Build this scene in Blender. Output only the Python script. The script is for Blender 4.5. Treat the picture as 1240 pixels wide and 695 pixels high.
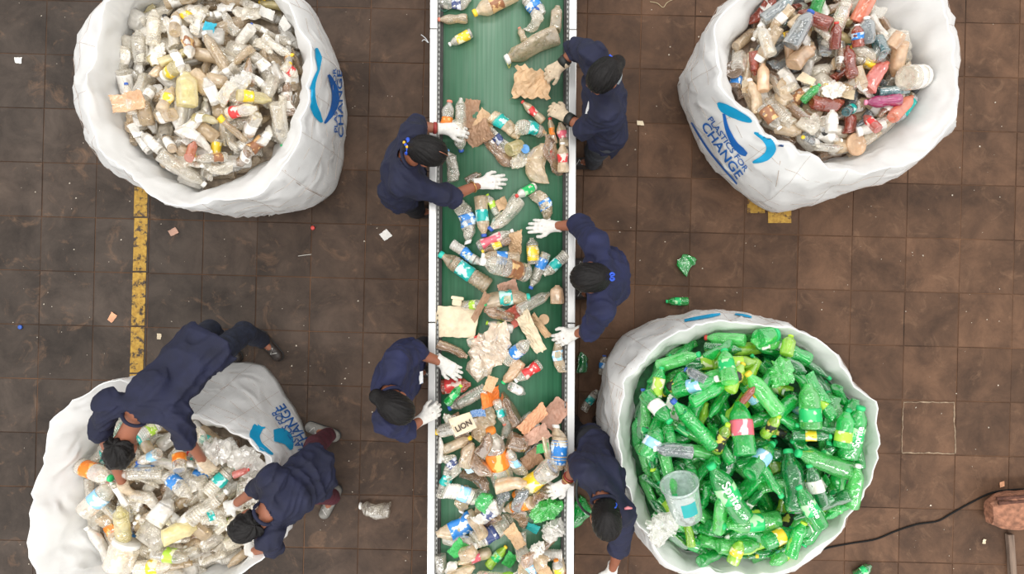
import bpy, bmesh, math, random
import numpy as np
from mathutils import Vector, Matrix, Euler
from mathutils.bvhtree import BVHTree

R = math.radians
sc = bpy.context.scene
col = sc.collection
for o in list(bpy.data.objects):
    bpy.data.objects.remove(o)

# ------------------------------------------------------------------ camera, sky, light, exposure
F, H = 885.0, 5.4                      # focal length in pixels of a 1240 px frame, camera height
cam_d = bpy.data.cameras.new('camera')
cam_d.sensor_width = 36.0
cam_d.lens = F / 1240.0 * 36.0
cam = bpy.data.objects.new('camera', cam_d)
col.objects.link(cam)
cam.location = (0, 0, H)
cam.rotation_euler = (0, 0, 0)
sc.camera = cam

w = bpy.data.worlds.new('hall_daylight')
sc.world = w
w.use_nodes = True
w.node_tree.nodes['Background'].inputs[0].default_value = (1.0, 0.985, 0.96, 1)
w.node_tree.nodes['Background'].inputs[1].default_value = 0.54

# the strips of roof light above the hall
for (y_, z_, watts, wd) in ((-4.3, 6.2, 560, 1.2), (0.6, 8.6, 220, 0.9), (5.0, 7.6, 470, 1.1)):
    ld = bpy.data.lights.new('roof_light', 'AREA')
    ld.shape = 'RECTANGLE'
    ld.size, ld.size_y = 15.0, wd
    ld.energy = watts
    ld.color = (1.0, 0.98, 0.95)
    lo_ = bpy.data.objects.new('roof_light', ld)
    col.objects.link(lo_)
    lo_.location = (0, y_, z_)
    lo_.rotation_euler = Euler((math.atan2(y_, z_), 0, 0))

vs = sc.view_settings
vs.view_transform = 'Standard'
vs.look = 'None'
vs.gamma = 1.0
vs.use_curve_mapping = False
vs.exposure = 0.80
try:
    sc.cycles.transparent_max_bounces = 16
    sc.cycles.max_bounces = 8
except Exception:
    pass

rng = random.Random(7)


def P(px, py, z=0.0):
    """The point of the place at height z that the photograph shows at this pixel."""
    k = (H - z) / F
    return Vector(((px - 620.0) * k, (347.5 - py) * k, z))


# ------------------------------------------------------------------ materials
MATS = {}


def nmat(name):
    m = bpy.data.materials.new(name)
    m.use_nodes = True
    nt = m.node_tree
    nt.nodes.clear()
    out = nt.nodes.new('ShaderNodeOutputMaterial')
    return m, nt, out


def N(nt, kind, **kw):
    n = nt.nodes.new(kind)
    for k, v in kw.items():
        if k in n.inputs.keys():
            n.inputs[k].default_value = v
        else:
            setattr(n, k, v)
    return n


def ramp(nt, a, ca, b, cb):
    r = nt.nodes.new('ShaderNodeValToRGB')
    r.color_ramp.elements[0].position = a
    r.color_ramp.elements[0].color = ca
    r.color_ramp.elements[1].position = b
    r.color_ramp.elements[1].color = cb
    return r


def c4(c):
    return (c[0], c[1], c[2], 1)


def mul(c, k):
    return tuple(min(1, x * k) for x in c)


def simple(name, color, rough=0.6, var=0.25, scale=18.0, bump=0.15, metallic=0.0, bscale=None, spec=0.5, stretch=(1, 1, 1), world=False):
    """A coloured surface with mottled tone and fine relief."""
    if name in MATS:
        return MATS[name]
    m, nt, out = nmat(name)
    L = nt.links.new
    tc = N(nt, 'ShaderNodeTexCoord')
    mp = N(nt, 'ShaderNodeMapping')
    mp.inputs['Scale'].default_value = stretch
    if world:
        ge = N(nt, 'ShaderNodeNewGeometry')
        L(ge.outputs['Position'], mp.inputs['Vector'])
    else:
        L(tc.outputs['Object'], mp.inputs['Vector'])
    no = N(nt, 'ShaderNodeTexNoise', Scale=scale, Detail=4.0)
    L(mp.outputs[0], no.inputs['Vector'])
    r = ramp(nt, 0.3, c4(mul(color, 1 - var)), 0.7, c4(mul(color, 1 + var)))
    L(no.outputs['Fac'], r.inputs[0])
    b = N(nt, 'ShaderNodeBsdfPrincipled', Roughness=rough, Metallic=metallic)
    b.inputs['Specular IOR Level'].default_value = spec
    L(r.outputs[0], b.inputs['Base Color'])
    if bump:
        n2 = N(nt, 'ShaderNodeTexNoise', Scale=bscale or scale * 3, Detail=3.0)
        L(mp.outputs[0], n2.inputs['Vector'])
        bp = N(nt, 'ShaderNodeBump', Strength=bump, Distance=0.01)
        L(n2.outputs['Fac'], bp.inputs['Height'])
        L(bp.outputs[0], b.inputs['Normal'])
    L(b.outputs[0], out.inputs[0])
    MATS[name] = m
    return m


def pet(name, color, alpha=0.45, rough=0.09, bump=0.30):
    """Thin see-through plastic: part clear, part milky, glossy, finely crinkled."""
    if name in MATS:
        return MATS[name]
    m, nt, out = nmat(name)
    L = nt.links.new
    ge = N(nt, 'ShaderNodeNewGeometry')
    oi = N(nt, 'ShaderNodeObjectInfo')
    no = N(nt, 'ShaderNodeTexNoise', Scale=22.0, Detail=3.0)
    L(ge.outputs['Position'], no.inputs['Vector'])
    hsv = N(nt, 'ShaderNodeHueSaturation', Color=c4(color))
    mr = N(nt, 'ShaderNodeMapRange')
    mr.inputs['To Min'].default_value = 0.70
    mr.inputs['To Max'].default_value = 1.2
    L(oi.outputs['Random'], mr.inputs['Value'])
    L(mr.outputs[0], hsv.inputs['Value'])
    n2 = N(nt, 'ShaderNodeTexNoise', Scale=34.0, Detail=1.5, Distortion=1.2)
    L(ge.outputs['Position'], n2.inputs['Vector'])
    vo = N(nt, 'ShaderNodeTexVoronoi', Scale=30.0)
    L(ge.outputs['Position'], vo.inputs['Vector'])
    sm = N(nt, 'ShaderNodeMath', operation='MULTIPLY_ADD')
    L(vo.outputs['Distance'], sm.inputs[0])
    sm.inputs[1].default_value = 0.5
    L(n2.outputs['Fac'], sm.inputs[2])
    bp = N(nt, 'ShaderNodeBump', Strength=bump, Distance=0.010)
    L(sm.outputs[0], bp.inputs['Height'])
    df = N(nt, 'ShaderNodeBsdfDiffuse')
    L(hsv.outputs[0], df.inputs[0])
    L(bp.outputs[0], df.inputs['Normal'])
    tr = N(nt, 'ShaderNodeBsdfTransparent')
    tint = tuple(0.42 + 0.58 * min(1, x * 1.25) for x in color) if max(color) - min(color) < 0.3 else tuple(0.10 + 0.90 * min(1, x * 1.6) for x in color)
    tr.inputs[0].default_value = c4(tint)
    lw = N(nt, 'ShaderNodeLayerWeight', Blend=0.30)
    L(bp.outputs[0], lw.inputs['Normal'])
    ma = N(nt, 'ShaderNodeMath', operation='MULTIPLY_ADD')      # milky at the flanks, cloudy in patches
    L(lw.outputs['Facing'], ma.inputs[0])
    ma.inputs[1].default_value = 0.45
    mc = N(nt, 'ShaderNodeMapRange')
    mc.inputs['From Min'].default_value = 0.35
    mc.inputs['From Max'].default_value = 0.65
    mc.inputs['To Min'].default_value = max(0.0, alpha - 0.20)
    mc.inputs['To Max'].default_value = min(1.0, alpha + 0.08)
    L(no.outputs['Fac'], mc.inputs['Value'])
    L(mc.outputs[0], ma.inputs[2])
    ma.use_clamp = True
    mx = N(nt, 'ShaderNodeMixShader')
    L(ma.outputs[0], mx.inputs[0])
    L(tr.outputs[0], mx.inputs[1])
    L(df.outputs[0], mx.inputs[2])
    gl = N(nt, 'ShaderNodeBsdfGlossy', Roughness=rough)
    gl.inputs[0].default_value = (1, 1, 1, 1)
    L(bp.outputs[0], gl.inputs['Normal'])
    fr = N(nt, 'ShaderNodeFresnel', IOR=1.6)
    L(bp.outputs[0], fr.inputs['Normal'])
    m2 = N(nt, 'ShaderNodeMath', operation='MULTIPLY_ADD', use_clamp=True)
    L(fr.outputs[0], m2.inputs[0])
    m2.inputs[1].default_value = 0.95
    m2.inputs[2].default_value = 0.03
    m4 = N(nt, 'ShaderNodeMath', operation='MINIMUM')
    L(m2.outputs[0], m4.inputs[0])
    m4.inputs[1].default_value = 0.24 if max(color) - min(color) > 0.3 else 0.42
    mx2 = N(nt, 'ShaderNodeMixShader')
    L(m4.outputs[0], mx2.inputs[0])
    L(mx.outputs[0], mx2.inputs[1])
    L(gl.outputs[0], mx2.inputs[2])
    L(mx2.outputs[0], out.inputs[0])
    MATS[name] = m
    return m


def printed(name, ca, cb, scale=22.0, at=0.52):
    """Printed label film: ground colour with blots of a second ink."""
    if name in MATS:
        return MATS[name]
    m, nt, out = nmat(name)
    L = nt.links.new
    tc = N(nt, 'ShaderNodeTexCoord')
    mp = N(nt, 'ShaderNodeMapping')
    mp.inputs['Scale'].default_value = (1.0, 1.7, 1.0)
    L(tc.outputs['Object'], mp.inputs['Vector'])
    no = N(nt, 'ShaderNodeTexNoise', Scale=scale, Detail=2.0)
    L(mp.outputs[0], no.inputs['Vector'])
    r = ramp(nt, at, c4(ca), at + 0.03, c4(cb))
    L(no.outputs['Fac'], r.inputs[0])
    b = N(nt, 'ShaderNodeBsdfPrincipled', Roughness=0.28)
    L(r.outputs[0], b.inputs['Base Color'])
    L(b.outputs[0], out.inputs[0])
    MATS[name] = m
    return m


PETC = {   # key: (colour, alpha, spoken name)
    'clr': ((0.83, 0.77, 0.67), 0.37, 'clear'),
    'tan': ((0.70, 0.55, 0.38), 0.54, 'dusty beige'),
    'brn': ((0.40, 0.25, 0.15), 0.54, 'dirty brown'),
    'wht': ((0.84, 0.80, 0.74), 0.62, 'milky white'),
    'yel': ((0.78, 0.66, 0.36), 0.55, 'yellowish'),
    'grn': ((0.020, 0.52, 0.10), 0.56, 'green'),
    'dgr': ((0.008, 0.26, 0.06), 0.60, 'dark green'),
    'lgr': ((0.14, 0.66, 0.18), 0.48, 'pale green'),
    'lim': ((0.42, 0.72, 0.06), 0.60, 'lime green'),
    'amb': ((0.36, 0.06, 0.03), 0.66, 'amber red'),
    'red': ((0.58, 0.13, 0.10), 0.78, 'red'),
    'org': ((0.72, 0.22, 0.12), 0.66, 'orange pink'),
    'tea': ((0.05, 0.16, 0.18), 0.85, 'dark teal'),
    'gbl': ((0.30, 0.34, 0.36), 0.48, 'grey blue'),
    'mag': ((0.36, 0.015, 0.13), 0.80, 'magenta'),
    'ltn': ((0.70, 0.47, 0.29), 0.68, 'tan'),
}


def petm(k):
    return pet('plastic_' + PETC[k][2].replace(' ', '_'), PETC[k][0], PETC[k][1])


WRAP = {
    'white': ((0.86, 0.84, 0.80), (0.70, 0.66, 0.60)), 'blue': ((0.03, 0.22, 0.62), (0.65, 0.75, 0.85)),
    'navy': ((0.03, 0.05, 0.16), (0.55, 0.58, 0.66)), 'teal': ((0.01, 0.42, 0.38), (0.55, 0.85, 0.78)),
    'green': ((0.02, 0.50, 0.14), (0.45, 0.80, 0.42)), 'lime': ((0.42, 0.68, 0.06), (0.85, 0.85, 0.55)),
    'yellow': ((0.85, 0.58, 0.03), (0.93, 0.83, 0.50)), 'orange': ((0.86, 0.22, 0.02), (0.90, 0.50, 0.15)),
    'red': ((0.70, 0.05, 0.05), (0.85, 0.62, 0.55)), 'pink': ((0.75, 0.15, 0.20), (0.86, 0.66, 0.62)),
    'brown': ((0.30, 0.13, 0.06), (0.72, 0.45, 0.20)), 'black': ((0.03, 0.03, 0.03), (0.60, 0.55, 0.10)),
    'sky': ((0.30, 0.60, 0.85), (0.80, 0.88, 0.92)),
}


def wrapm(k):
    return printed('label_film_' + k, WRAP[k][0], WRAP[k][1])


CAPS = {'white': (0.82, 0.80, 0.76), 'blue': (0.03, 0.10, 0.42), 'green': (0.02, 0.50, 0.16), 'teal': (0.02, 0.48, 0.38),
        'red': (0.62, 0.06, 0.05), 'salmon': (0.70, 0.22, 0.15), 'yellow': (0.85, 0.58, 0.04), 'lime': (0.45, 0.72, 0.04),
        'black': (0.03, 0.03, 0.03), 'pink': (0.85, 0.28, 0.42), 'orange': (0.80, 0.25, 0.03), 'sky': (0.12, 0.33, 0.68)}


def capm(k):
    return simple('cap_plastic_' + k, CAPS[k], 0.4, 0.1, 30, 0.05)


SCRAPC = {'cardboard tan': (0.60, 0.40, 0.23), 'brown': (0.34, 0.20, 0.12), 'salmon': (0.72, 0.36, 0.20), 'orange': (0.80, 0.20, 0.03),
          'cream': (0.74, 0.62, 0.44), 'green': (0.05, 0.42, 0.10), 'red': (0.42, 0.09, 0.06), 'white': (0.80, 0.78, 0.74),
          'teal': (0.02, 0.38, 0.38), 'rosy brown': (0.50, 0.29, 0.21), 'pale blue': (0.50, 0.68, 0.80)}


def scrapm(k):
    return simple('scrap_' + k.replace(' ', '_'), SCRAPC[k], 0.5, 0.20, 14, 0.35, bscale=30, world=True)


# ------------------------------------------------------------------ mesh helpers
def mesh(name, verts, faces, smooth=True):
    me = bpy.data.meshes.new(name)
    v = np.asarray(verts, dtype=np.float32)
    if isinstance(faces, np.ndarray):
        nf, k = faces.shape
        me.vertices.add(len(v))
        me.vertices.foreach_set('co', v.ravel())
        me.loops.add(nf * k)
        me.loops.foreach_set('vertex_index', faces.astype(np.int32).ravel())
        me.polygons.add(nf)
        me.polygons.foreach_set('loop_start', np.arange(0, nf * k, k, dtype=np.int32))
        me.polygons.foreach_set('loop_total', np.full(nf, k, dtype=np.int32))
    else:
        me.from_pydata([tuple(map(float, p)) for p in v], [], faces)
    me.update(calc_edges=True)
    me.validate()
    if smooth:
        me.polygons.foreach_set('use_smooth', np.ones(len(me.polygons), dtype=bool))
    return me


def link(name, me, mat=None, parent=None):
    o = bpy.data.objects.new(name, me)
    col.objects.link(o)
    if mat is not None:
        if me is not None and len(me.materials) == 0:
            me.materials.append(mat)
        o.material_slots[0].link = 'OBJECT'
        o.material_slots[0].material = mat
    if parent is not None:
        o.parent = parent
    return o


def tag(o, label, cat, group=None, kind=None):
    if label:
        o['label'] = label
    if cat:
        o['category'] = cat
    if group:
        o['group'] = group
    if kind:
        o['kind'] = kind
    return o


def empty(name, loc=(0, 0, 0), rz=0.0):
    o = bpy.data.objects.new(name, None)
    o.empty_display_size = 0.05
    col.objects.link(o)
    o.location = loc
    o.rotation_euler = (0, 0, rz)
    return o


def bm_mesh(bm, name, smooth=False):
    me = bpy.data.meshes.new(name)
    bm.normal_update()
    bm.to_mesh(me)
    bm.free()
    if smooth:
        me.polygons.foreach_set('use_smooth', np.ones(len(me.polygons), dtype=bool))
    return me


def box_mesh(name, x0, x1, y0, y1, z0, z1, bevel=0.0, seg=1):
    bm = bmesh.new()
    bmesh.ops.create_cube(bm, size=1.0)
    for v in bm.verts:
        v.co = Vector(((x0 + x1) / 2 + v.co.x * (x1 - x0), (y0 + y1) / 2 + v.co.y * (y1 - y0), (z0 + z1) / 2 + v.co.z * (z1 - z0)))
    if bevel:
        bmesh.ops.bevel(bm, geom=bm.edges[:], offset=bevel, segments=seg, affect='EDGES', profile=0.6)
    return bm_mesh(bm, name)


def lathe(profile, seg=16, close0=True, close1=True):
    """Rows of (x, r) about the x axis -> verts (array), quads list."""
    vs_, fs = [], []
    n = len(profile)
    for x, r in profile:
        for k in range(seg):
            a = 2 * math.pi * k / seg
            vs_.append((x, r * math.sin(a), r * math.cos(a)))
    for i in range(n - 1):
        for k in range(seg):
            k2 = (k + 1) % seg
            fs.append((i * seg + k, i * seg + k2, (i + 1) * seg + k2, (i + 1) * seg + k))
    if close0:
        fs.append(tuple(range(seg))[::-1])
    if close1:
        fs.append(tuple((n - 1) * seg + k for k in range(seg)))
    return np.array(vs_, dtype=np.float64), fs


def tube_mesh(name, pts, r, seg=8, closed=False):
    pts = [Vector(p) for p in pts]
    n = len(pts)
    vs_, fs = [], []
    for i, p in enumerate(pts):
        a = pts[(i - 1) % n] if (closed or i > 0) else p
        b = pts[(i + 1) % n] if (closed or i < n - 1) else p
        t = (b - a).normalized()
        ref = Vector((0, 0, 1)) if abs(t.z) < 0.9 else Vector((1, 0, 0))
        u = t.cross(ref).normalized()
        v = u.cross(t)
        rr = r[i] if isinstance(r, (list, tuple)) else r
        for k in range(seg):
            an = 2 * math.pi * k / seg
            vs_.append(p + u * (math.cos(an) * rr) + v * (math.sin(an) * rr))
    m = n if closed else n - 1
    for i in range(m):
        j = (i + 1) % n
        for k in range(seg):
            k2 = (k + 1) % seg
            fs.append((i * seg + k, i * seg + k2, j * seg + k2, j * seg + k))
    if not closed:
        fs.append(tuple(range(seg))[::-1])
        fs.append(tuple((n - 1) * seg + k for k in range(seg)))
    return mesh(name, vs_, fs)


def smooth_path(pts, sub=6):
    pts = [Vector(p) for p in pts]
    out = []
    for i in range(len(pts) - 1):
        p0, p1, p2, p3 = pts[max(i - 1, 0)], pts[i], pts[i + 1], pts[min(i + 2, len(pts) - 1)]
        for s in range(sub):
            t = s / sub
            out.append(0.5 * ((2 * p1) + (p2 - p0) * t + (2 * p0 - 5 * p1 + 4 * p2 - p3) * t * t + (3 * p1 - p0 - 3 * p2 + p3) * t ** 3))
    out.append(pts[-1])
    return out


def wob(p, f, seed=0.0):
    """Cheap smooth noise in -1..1 for arrays of points (n,3)."""
    x, y, z = p[..., 0] * f, p[..., 1] * f, p[..., 2] * f
    s = seed * 1.7
    a = np.sin(x + 1.3 * np.sin(0.9 * y + s) + 0.7 * z + s)
    b = np.sin(1.31 * y + 1.1 * np.sin(1.1 * z + 2.1 * s) - 0.6 * x + 1.9 + s)
    c = np.sin(1.17 * z + 1.2 * np.sin(0.8 * x - s) + 0.5 * y + 4.2 - s)
    return (a + b + c) / 3.0


# ------------------------------------------------------------------ signed-distance bodies
class Field:
    def __init__(self, lo, hi, h):
        self.h = h
        self.lo = np.array(lo, dtype=np.float64)
        n = np.ceil((np.array(hi) - self.lo) / h).astype(int) + 1
        self.n = n
        self.f = np.full(n, 0.25, dtype=np.float32)
        self.ax = [(self.lo[i] + h * np.arange(n[i])).astype(np.float32) for i in range(3)]

    def _win(self, lo, hi):
        a = np.clip(np.floor((np.array(lo) - self.lo) / self.h).astype(int), 0, self.n)
        b = np.clip(np.ceil((np.array(hi) - self.lo) / self.h).astype(int) + 1, 0, self.n)
        return tuple(slice(a[i], b[i]) for i in range(3))

    def grid(self, s=None):
        ax = self.ax if s is None else [self.ax[i][s[i]] for i in range(3)]
        return ax[0][:, None, None], ax[1][None, :, None], ax[2][None, None, :]

    def blend(self, s, d, k):
        f = self.f[s]
        if k > 0:
            hh = np.maximum(k - np.abs(f - d), 0) / k
            self.f[s] = np.minimum(f, d) - hh * hh * (k * 0.25)
        else:
            self.f[s] = np.minimum(f, d)

    def cap(self, a, b, ra, rb=None, k=0.03, cut=None):
        """Tapered capsule; cut = (point, outward normal) trims it flat."""
        rb = ra if rb is None else rb
        a, b = np.array(a, dtype=np.float64), np.array(b, dtype=np.float64)
        m = max(ra, rb) + 0.06
        s = self._win(np.minimum(a, b) - m, np.maximum(a, b) + m)
        X, Y, Z = self.grid(s)
        d = b - a
        L2 = max(float(d @ d), 1e-9)
        t = np.clip(((X - a[0]) * d[0] + (Y - a[1]) * d[1] + (Z - a[2]) * d[2]) / L2, 0, 1)
        dist = np.sqrt((X - a[0] - t * d[0]) ** 2 + (Y - a[1] - t * d[1]) ** 2 + (Z - a[2] - t * d[2]) ** 2) - (ra + (rb - ra) * t)
        if cut is not None:
            p, n = cut
            dist = np.maximum(dist, (X - p[0]) * n[0] + (Y - p[1]) * n[1] + (Z - p[2]) * n[2])
        self.blend(s, dist.astype(np.float32), k)

    def ell(self, c, axes, rad, k=0.02, sub=False):
        """Ellipsoid with axes (3 unit vectors) and radii; sub carves it away."""
        c = np.array(c, dtype=np.float64)
        m = max(rad) + 0.05
        s = self._win(c - m, c + m)
        X, Y, Z = self.grid(s)
        q = []
        for a_, r_ in zip(axes, rad):
            q.append(((X - c[0]) * a_[0] + (Y - c[1]) * a_[1] + (Z - c[2]) * a_[2]) / r_)
        l = np.sqrt(q[0] ** 2 + q[1] ** 2 + q[2] ** 2)
        d = ((l - 1) * min(rad)).astype(np.float32)
        if sub:
            f = self.f[s]
            e = -d
            hh = np.maximum(k - np.abs(f - e), 0) / max(k, 1e-6)
            self.f[s] = np.maximum(f, e) + hh * hh * (k * 0.25)
        else:
            self.blend(s, d, k)

    def carve_cap(self, a, b, r):
        a, b = np.array(a, dtype=np.float64), np.array(b, dtype=np.float64)
        m = r + 0.03
        s = self._win(np.minimum(a, b) - m, np.maximum(a, b) + m)
        X, Y, Z = self.grid(s)
        d = b - a
        t = np.clip(((X - a[0]) * d[0] + (Y - a[1]) * d[1] + (Z - a[2]) * d[2]) / max(float(d @ d), 1e-9), 0, 1)
        dist = np.sqrt((X - a[0] - t * d[0]) ** 2 + (Y - a[1] - t * d[1]) ** 2 + (Z - a[2] - t * d[2]) ** 2) - r
        self.f[s] = np.maximum(self.f[s], -dist.astype(np.float32))

    def plane(self, p, n):
        X, Y, Z = self.grid()
        d = (X - p[0]) * n[0] + (Y - p[1]) * n[1] + (Z - p[2]) * n[2]
        self.f = np.maximum(self.f, d.astype(np.float32))

    def rumple(self, amp, freq, seed):
        """Irregular cloth folds: warped ridges whose strength comes and goes."""
        X, Y, Z = self.grid()
        s = seed * 2.3
        g = freq * .45
        wx = np.sin(Y * g * 1.3 + 1.7 * np.sin(Z * g * .8 + s) + s) + np.sin(Z * g * 1.7 + X * g * .6 - s)
        wy = np.sin(X * g * 1.2 + 1.5 * np.sin(Y * g * .9 - s) + 2 * s) + np.sin(X * g * .7 - Z * g * 1.5 + s)
        u = X * freq + 2.4 * wx
        v = Y * freq * .9 + 2.4 * wy + Z * freq * .5
        on = .5 + .5 * np.sin(g * (X * 1.1 - Y * .8 + Z * .9) + wx + s)
        self.f = self.f + (amp * (on * (np.abs(np.sin(u)) - .64) * 1.3 + (1 - on) * (np.abs(np.sin(v)) - .64) * 1.3)).astype(np.float32)

    def mesh(self, name):
        f, h = self.f, self.h
        ins = f < 0
        nx, ny, nz = f.shape
        c = [(i, j, k) for i in (0, 1) for j in (0, 1) for k in (0, 1)]
        sl = lambda i, n: slice(i, n - 1 + i)
        cnt = sum(ins[sl(i, nx), sl(j, ny), sl(k, nz)].astype(np.int8) for i, j, k in c)
        act = (cnt > 0) & (cnt < 8)
        idx = np.argwhere(act)
        vid = np.full(act.shape, -1, dtype=np.int64)
        vid[act] = np.arange(len(idx))
        val = {q: f[idx[:, 0] + q[0], idx[:, 1] + q[1], idx[:, 2] + q[2]] for q in c}
        acc = np.zeros((len(idx), 3))
        num = np.zeros(len(idx))
        for q in c:
            for ax in range(3):
                if q[ax] == 0:
                    q2 = tuple(1 if i == ax else q[i] for i in range(3))
                    a, b = val[q], val[q2]
                    cr = (a < 0) != (b < 0)
                    t = np.where(cr, a / np.where(cr, a - b, 1), 0)
                    p = np.array(q, dtype=np.float64)[None, :].repeat(len(idx), 0)
                    p[:, ax] += t
                    acc[cr] += p[cr]
                    num[cr] += 1
        verts = (idx + acc / num[:, None]) * h + self.lo
        quads = []
        for ax in range(3):
            o1, o2 = [i for i in range(3) if i != ax]
            a = np.moveaxis(ins, (ax, o1, o2), (0, 1, 2))
            V = np.moveaxis(vid, (ax, o1, o2), (0, 1, 2))
            d = a[:-1, 1:-1, 1:-1].astype(np.int8) - a[1:, 1:-1, 1:-1].astype(np.int8)
            e = np.argwhere(d != 0)
            if len(e) == 0:
                continue
            s = d[e[:, 0], e[:, 1], e[:, 2]]
            i, j, k = e[:, 0], e[:, 1] + 1, e[:, 2] + 1
            q = np.stack([V[i, j - 1, k - 1], V[i, j, k - 1], V[i, j, k], V[i, j - 1, k]], 1)
            flip = (s < 0) if ax != 1 else (s > 0)
            q[flip] = q[flip][:, ::-1]
            quads.append(q)
        quads = np.concatenate(quads)
        quads = quads[(quads >= 0).all(1)]
        return mesh(name, verts, quads)


def unit(v):
    return Vector(v).normalized()


# ------------------------------------------------------------------ floor: concrete tiles
def floor_material(name, painted=False):
    m, nt, out = nmat(name)
    L = nt.links.new
    ge = N(nt, 'ShaderNodeNewGeometry')
    oi = N(nt, 'ShaderNodeObjectInfo')
    sx = N(nt, 'ShaderNodeSeparateXYZ')
    L(ge.outputs['Position'], sx.inputs[0])
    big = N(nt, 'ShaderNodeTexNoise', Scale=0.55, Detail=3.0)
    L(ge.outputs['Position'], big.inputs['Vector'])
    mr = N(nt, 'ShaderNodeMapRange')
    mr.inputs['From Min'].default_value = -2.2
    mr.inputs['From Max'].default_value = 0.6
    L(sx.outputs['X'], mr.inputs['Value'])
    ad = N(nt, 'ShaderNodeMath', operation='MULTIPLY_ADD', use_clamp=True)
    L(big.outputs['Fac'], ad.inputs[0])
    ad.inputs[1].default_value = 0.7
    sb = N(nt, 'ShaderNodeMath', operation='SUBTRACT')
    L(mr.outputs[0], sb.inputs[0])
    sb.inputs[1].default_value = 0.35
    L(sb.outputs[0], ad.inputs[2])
    ground_tone = ramp(nt, 0.0, (0.054, 0.041, 0.033, 1), 1.0, (0.104, 0.055, 0.031, 1))       # grey on the left, reddish brown towards the right, broken up by noise
    L(ad.outputs[0], ground_tone.inputs[0])
    # single tiles differ
    hv = N(nt, 'ShaderNodeHueSaturation')
    m3 = N(nt, 'ShaderNodeMapRange')
    m3.inputs['To Min'].default_value = 0.78
    m3.inputs['To Max'].default_value = 1.18
    L(oi.outputs['Random'], m3.inputs['Value'])
    L(m3.outputs[0], hv.inputs['Value'])
    L(ground_tone.outputs[0], hv.inputs['Color'])
    # scuffs
    n1 = N(nt, 'ShaderNodeTexNoise', Scale=3.6, Detail=9.0, Roughness=0.68, Distortion=0.4)
    L(ge.outputs['Position'], n1.inputs['Vector'])
    r1 = ramp(nt, 0.34, (0.55, 0.53, 0.52, 1), 0.70, (1.42, 1.40, 1.38, 1))
    L(n1.outputs['Fac'], r1.inputs[0])
    mx = N(nt, 'ShaderNodeMix', data_type='RGBA', blend_type='MULTIPLY')
    mx.inputs[0].default_value = 1.0
    L(hv.outputs[0], mx.inputs[6])
    L(r1.outputs[0], mx.inputs[7])
    n2 = N(nt, 'ShaderNodeTexNoise', Scale=5.0, Detail=7.0, Roughness=0.72, Distortion=1.2)
    L(ge.outputs['Position'], n2.inputs['Vector'])
    r2 = ramp(nt, 0.56, (0, 0, 0, 1), 0.76, (0.60, 0.60, 0.60, 1))
    L(n2.outputs['Fac'], r2.inputs[0])
    mx2 = N(nt, 'ShaderNodeMix', data_type='RGBA')
    L(r2.outputs[0], mx2.inputs[0])
    L(mx.outputs[2], mx2.inputs[6])
    mx2.inputs[7].default_value = (0.23, 0.130, 0.075, 1)
    colr = mx2.outputs[2]
    if painted:
        n4 = N(nt, 'ShaderNodeTexNoise', Scale=17.0, Detail=6.0, Roughness=0.7)
        L(ge.outputs['Position'], n4.inputs['Vector'])
        r4 = ramp(nt, 0.40, (0, 0, 0, 1), 0.50, (1, 1, 1, 1))
        L(n4.outputs['Fac'], r4.inputs[0])
        n5 = N(nt, 'ShaderNodeTexNoise', Scale=40.0, Detail=3.0)
        L(ge.outputs['Position'], n5.inputs['Vector'])
        r5 = ramp(nt, 0.3, (0.36, 0.20, 0.035, 1), 0.7, (0.52, 0.32, 0.06, 1))
        L(n5.outputs['Fac'], r5.inputs[0])
        mx3 = N(nt, 'ShaderNodeMix', data_type='RGBA')
        L(r4.outputs[0], mx3.inputs[0])
        L(colr, mx3.inputs[6])
        L(r5.outputs[0], mx3.inputs[7])
        colr = mx3.outputs[2]
    b = N(nt, 'ShaderNodeBsdfPrincipled', Roughness=0.72)
    b.inputs['Specular IOR Level'].default_value = 0.35
    L(colr, b.inputs['Base Color'])
    n3 = N(nt, 'ShaderNodeTexNoise', Scale=45.0, Detail=6.0)
    L(ge.outputs['Position'], n3.inputs['Vector'])
    bp = N(nt, 'ShaderNodeBump', Strength=0.25, Distance=0.01)
    L(n3.outputs['Fac'], bp.inputs['Height'])
    L(bp.outputs[0], b.inputs['Normal'])
    L(b.outputs[0], out.inputs[0])
    return m


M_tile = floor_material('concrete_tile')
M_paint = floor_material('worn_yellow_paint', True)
M_grout = simple('earthy_joint', (0.10, 0.050, 0.026), 0.9, 0.9, 1.6, 0.4)

floor = link('floor', box_mesh('floor', -6, 6, -4.6, 4.6, -0.2, -0.0045), M_grout)
floor['kind'] = 'structure'
T = 0.3995
TA = R(-1.4)
g0 = P(310.4, 334, 0)
gx = Vector((math.cos(TA), math.sin(TA), 0))
gy = Vector((-math.sin(TA), math.cos(TA), 0))
tile_meshes = []
for v in range(4):
    r_ = random.Random(v)
    bm = bmesh.new()
    bmesh.ops.create_cube(bm, size=1.0)
    hw = T / 2 - 0.0028
    for q in bm.verts:
        q.co = Vector((q.co.x * 2 * hw + r_.uniform(-.0012, .0012), q.co.y * 2 * hw + r_.uniform(-.0012, .0012), q.co.z * 0.03 - 0.015))
    bmesh.ops.bevel(bm, geom=[e for e in bm.edges if all(q.co.z > -0.01 for q in e.verts)], offset=0.0022, segments=1, affect='EDGES')
    tile_meshes.append(bm_mesh(bm, 'tile'))
cells = []
for i in range(-12, 24):
    for j in range(-11, 12):
        c = g0 + gx * (T * (i + .5)) + gy * (T * (j + .5))
        if abs(c.x) < 5.8 and abs(c.y) < 4.3:
            cells.append((max(abs(c.x) / 3.78, abs(c.y) / 2.12), i, j, c))
cells.sort(key=lambda t: t[0])
far_bm_v, far_bm_f = [], []
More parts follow.
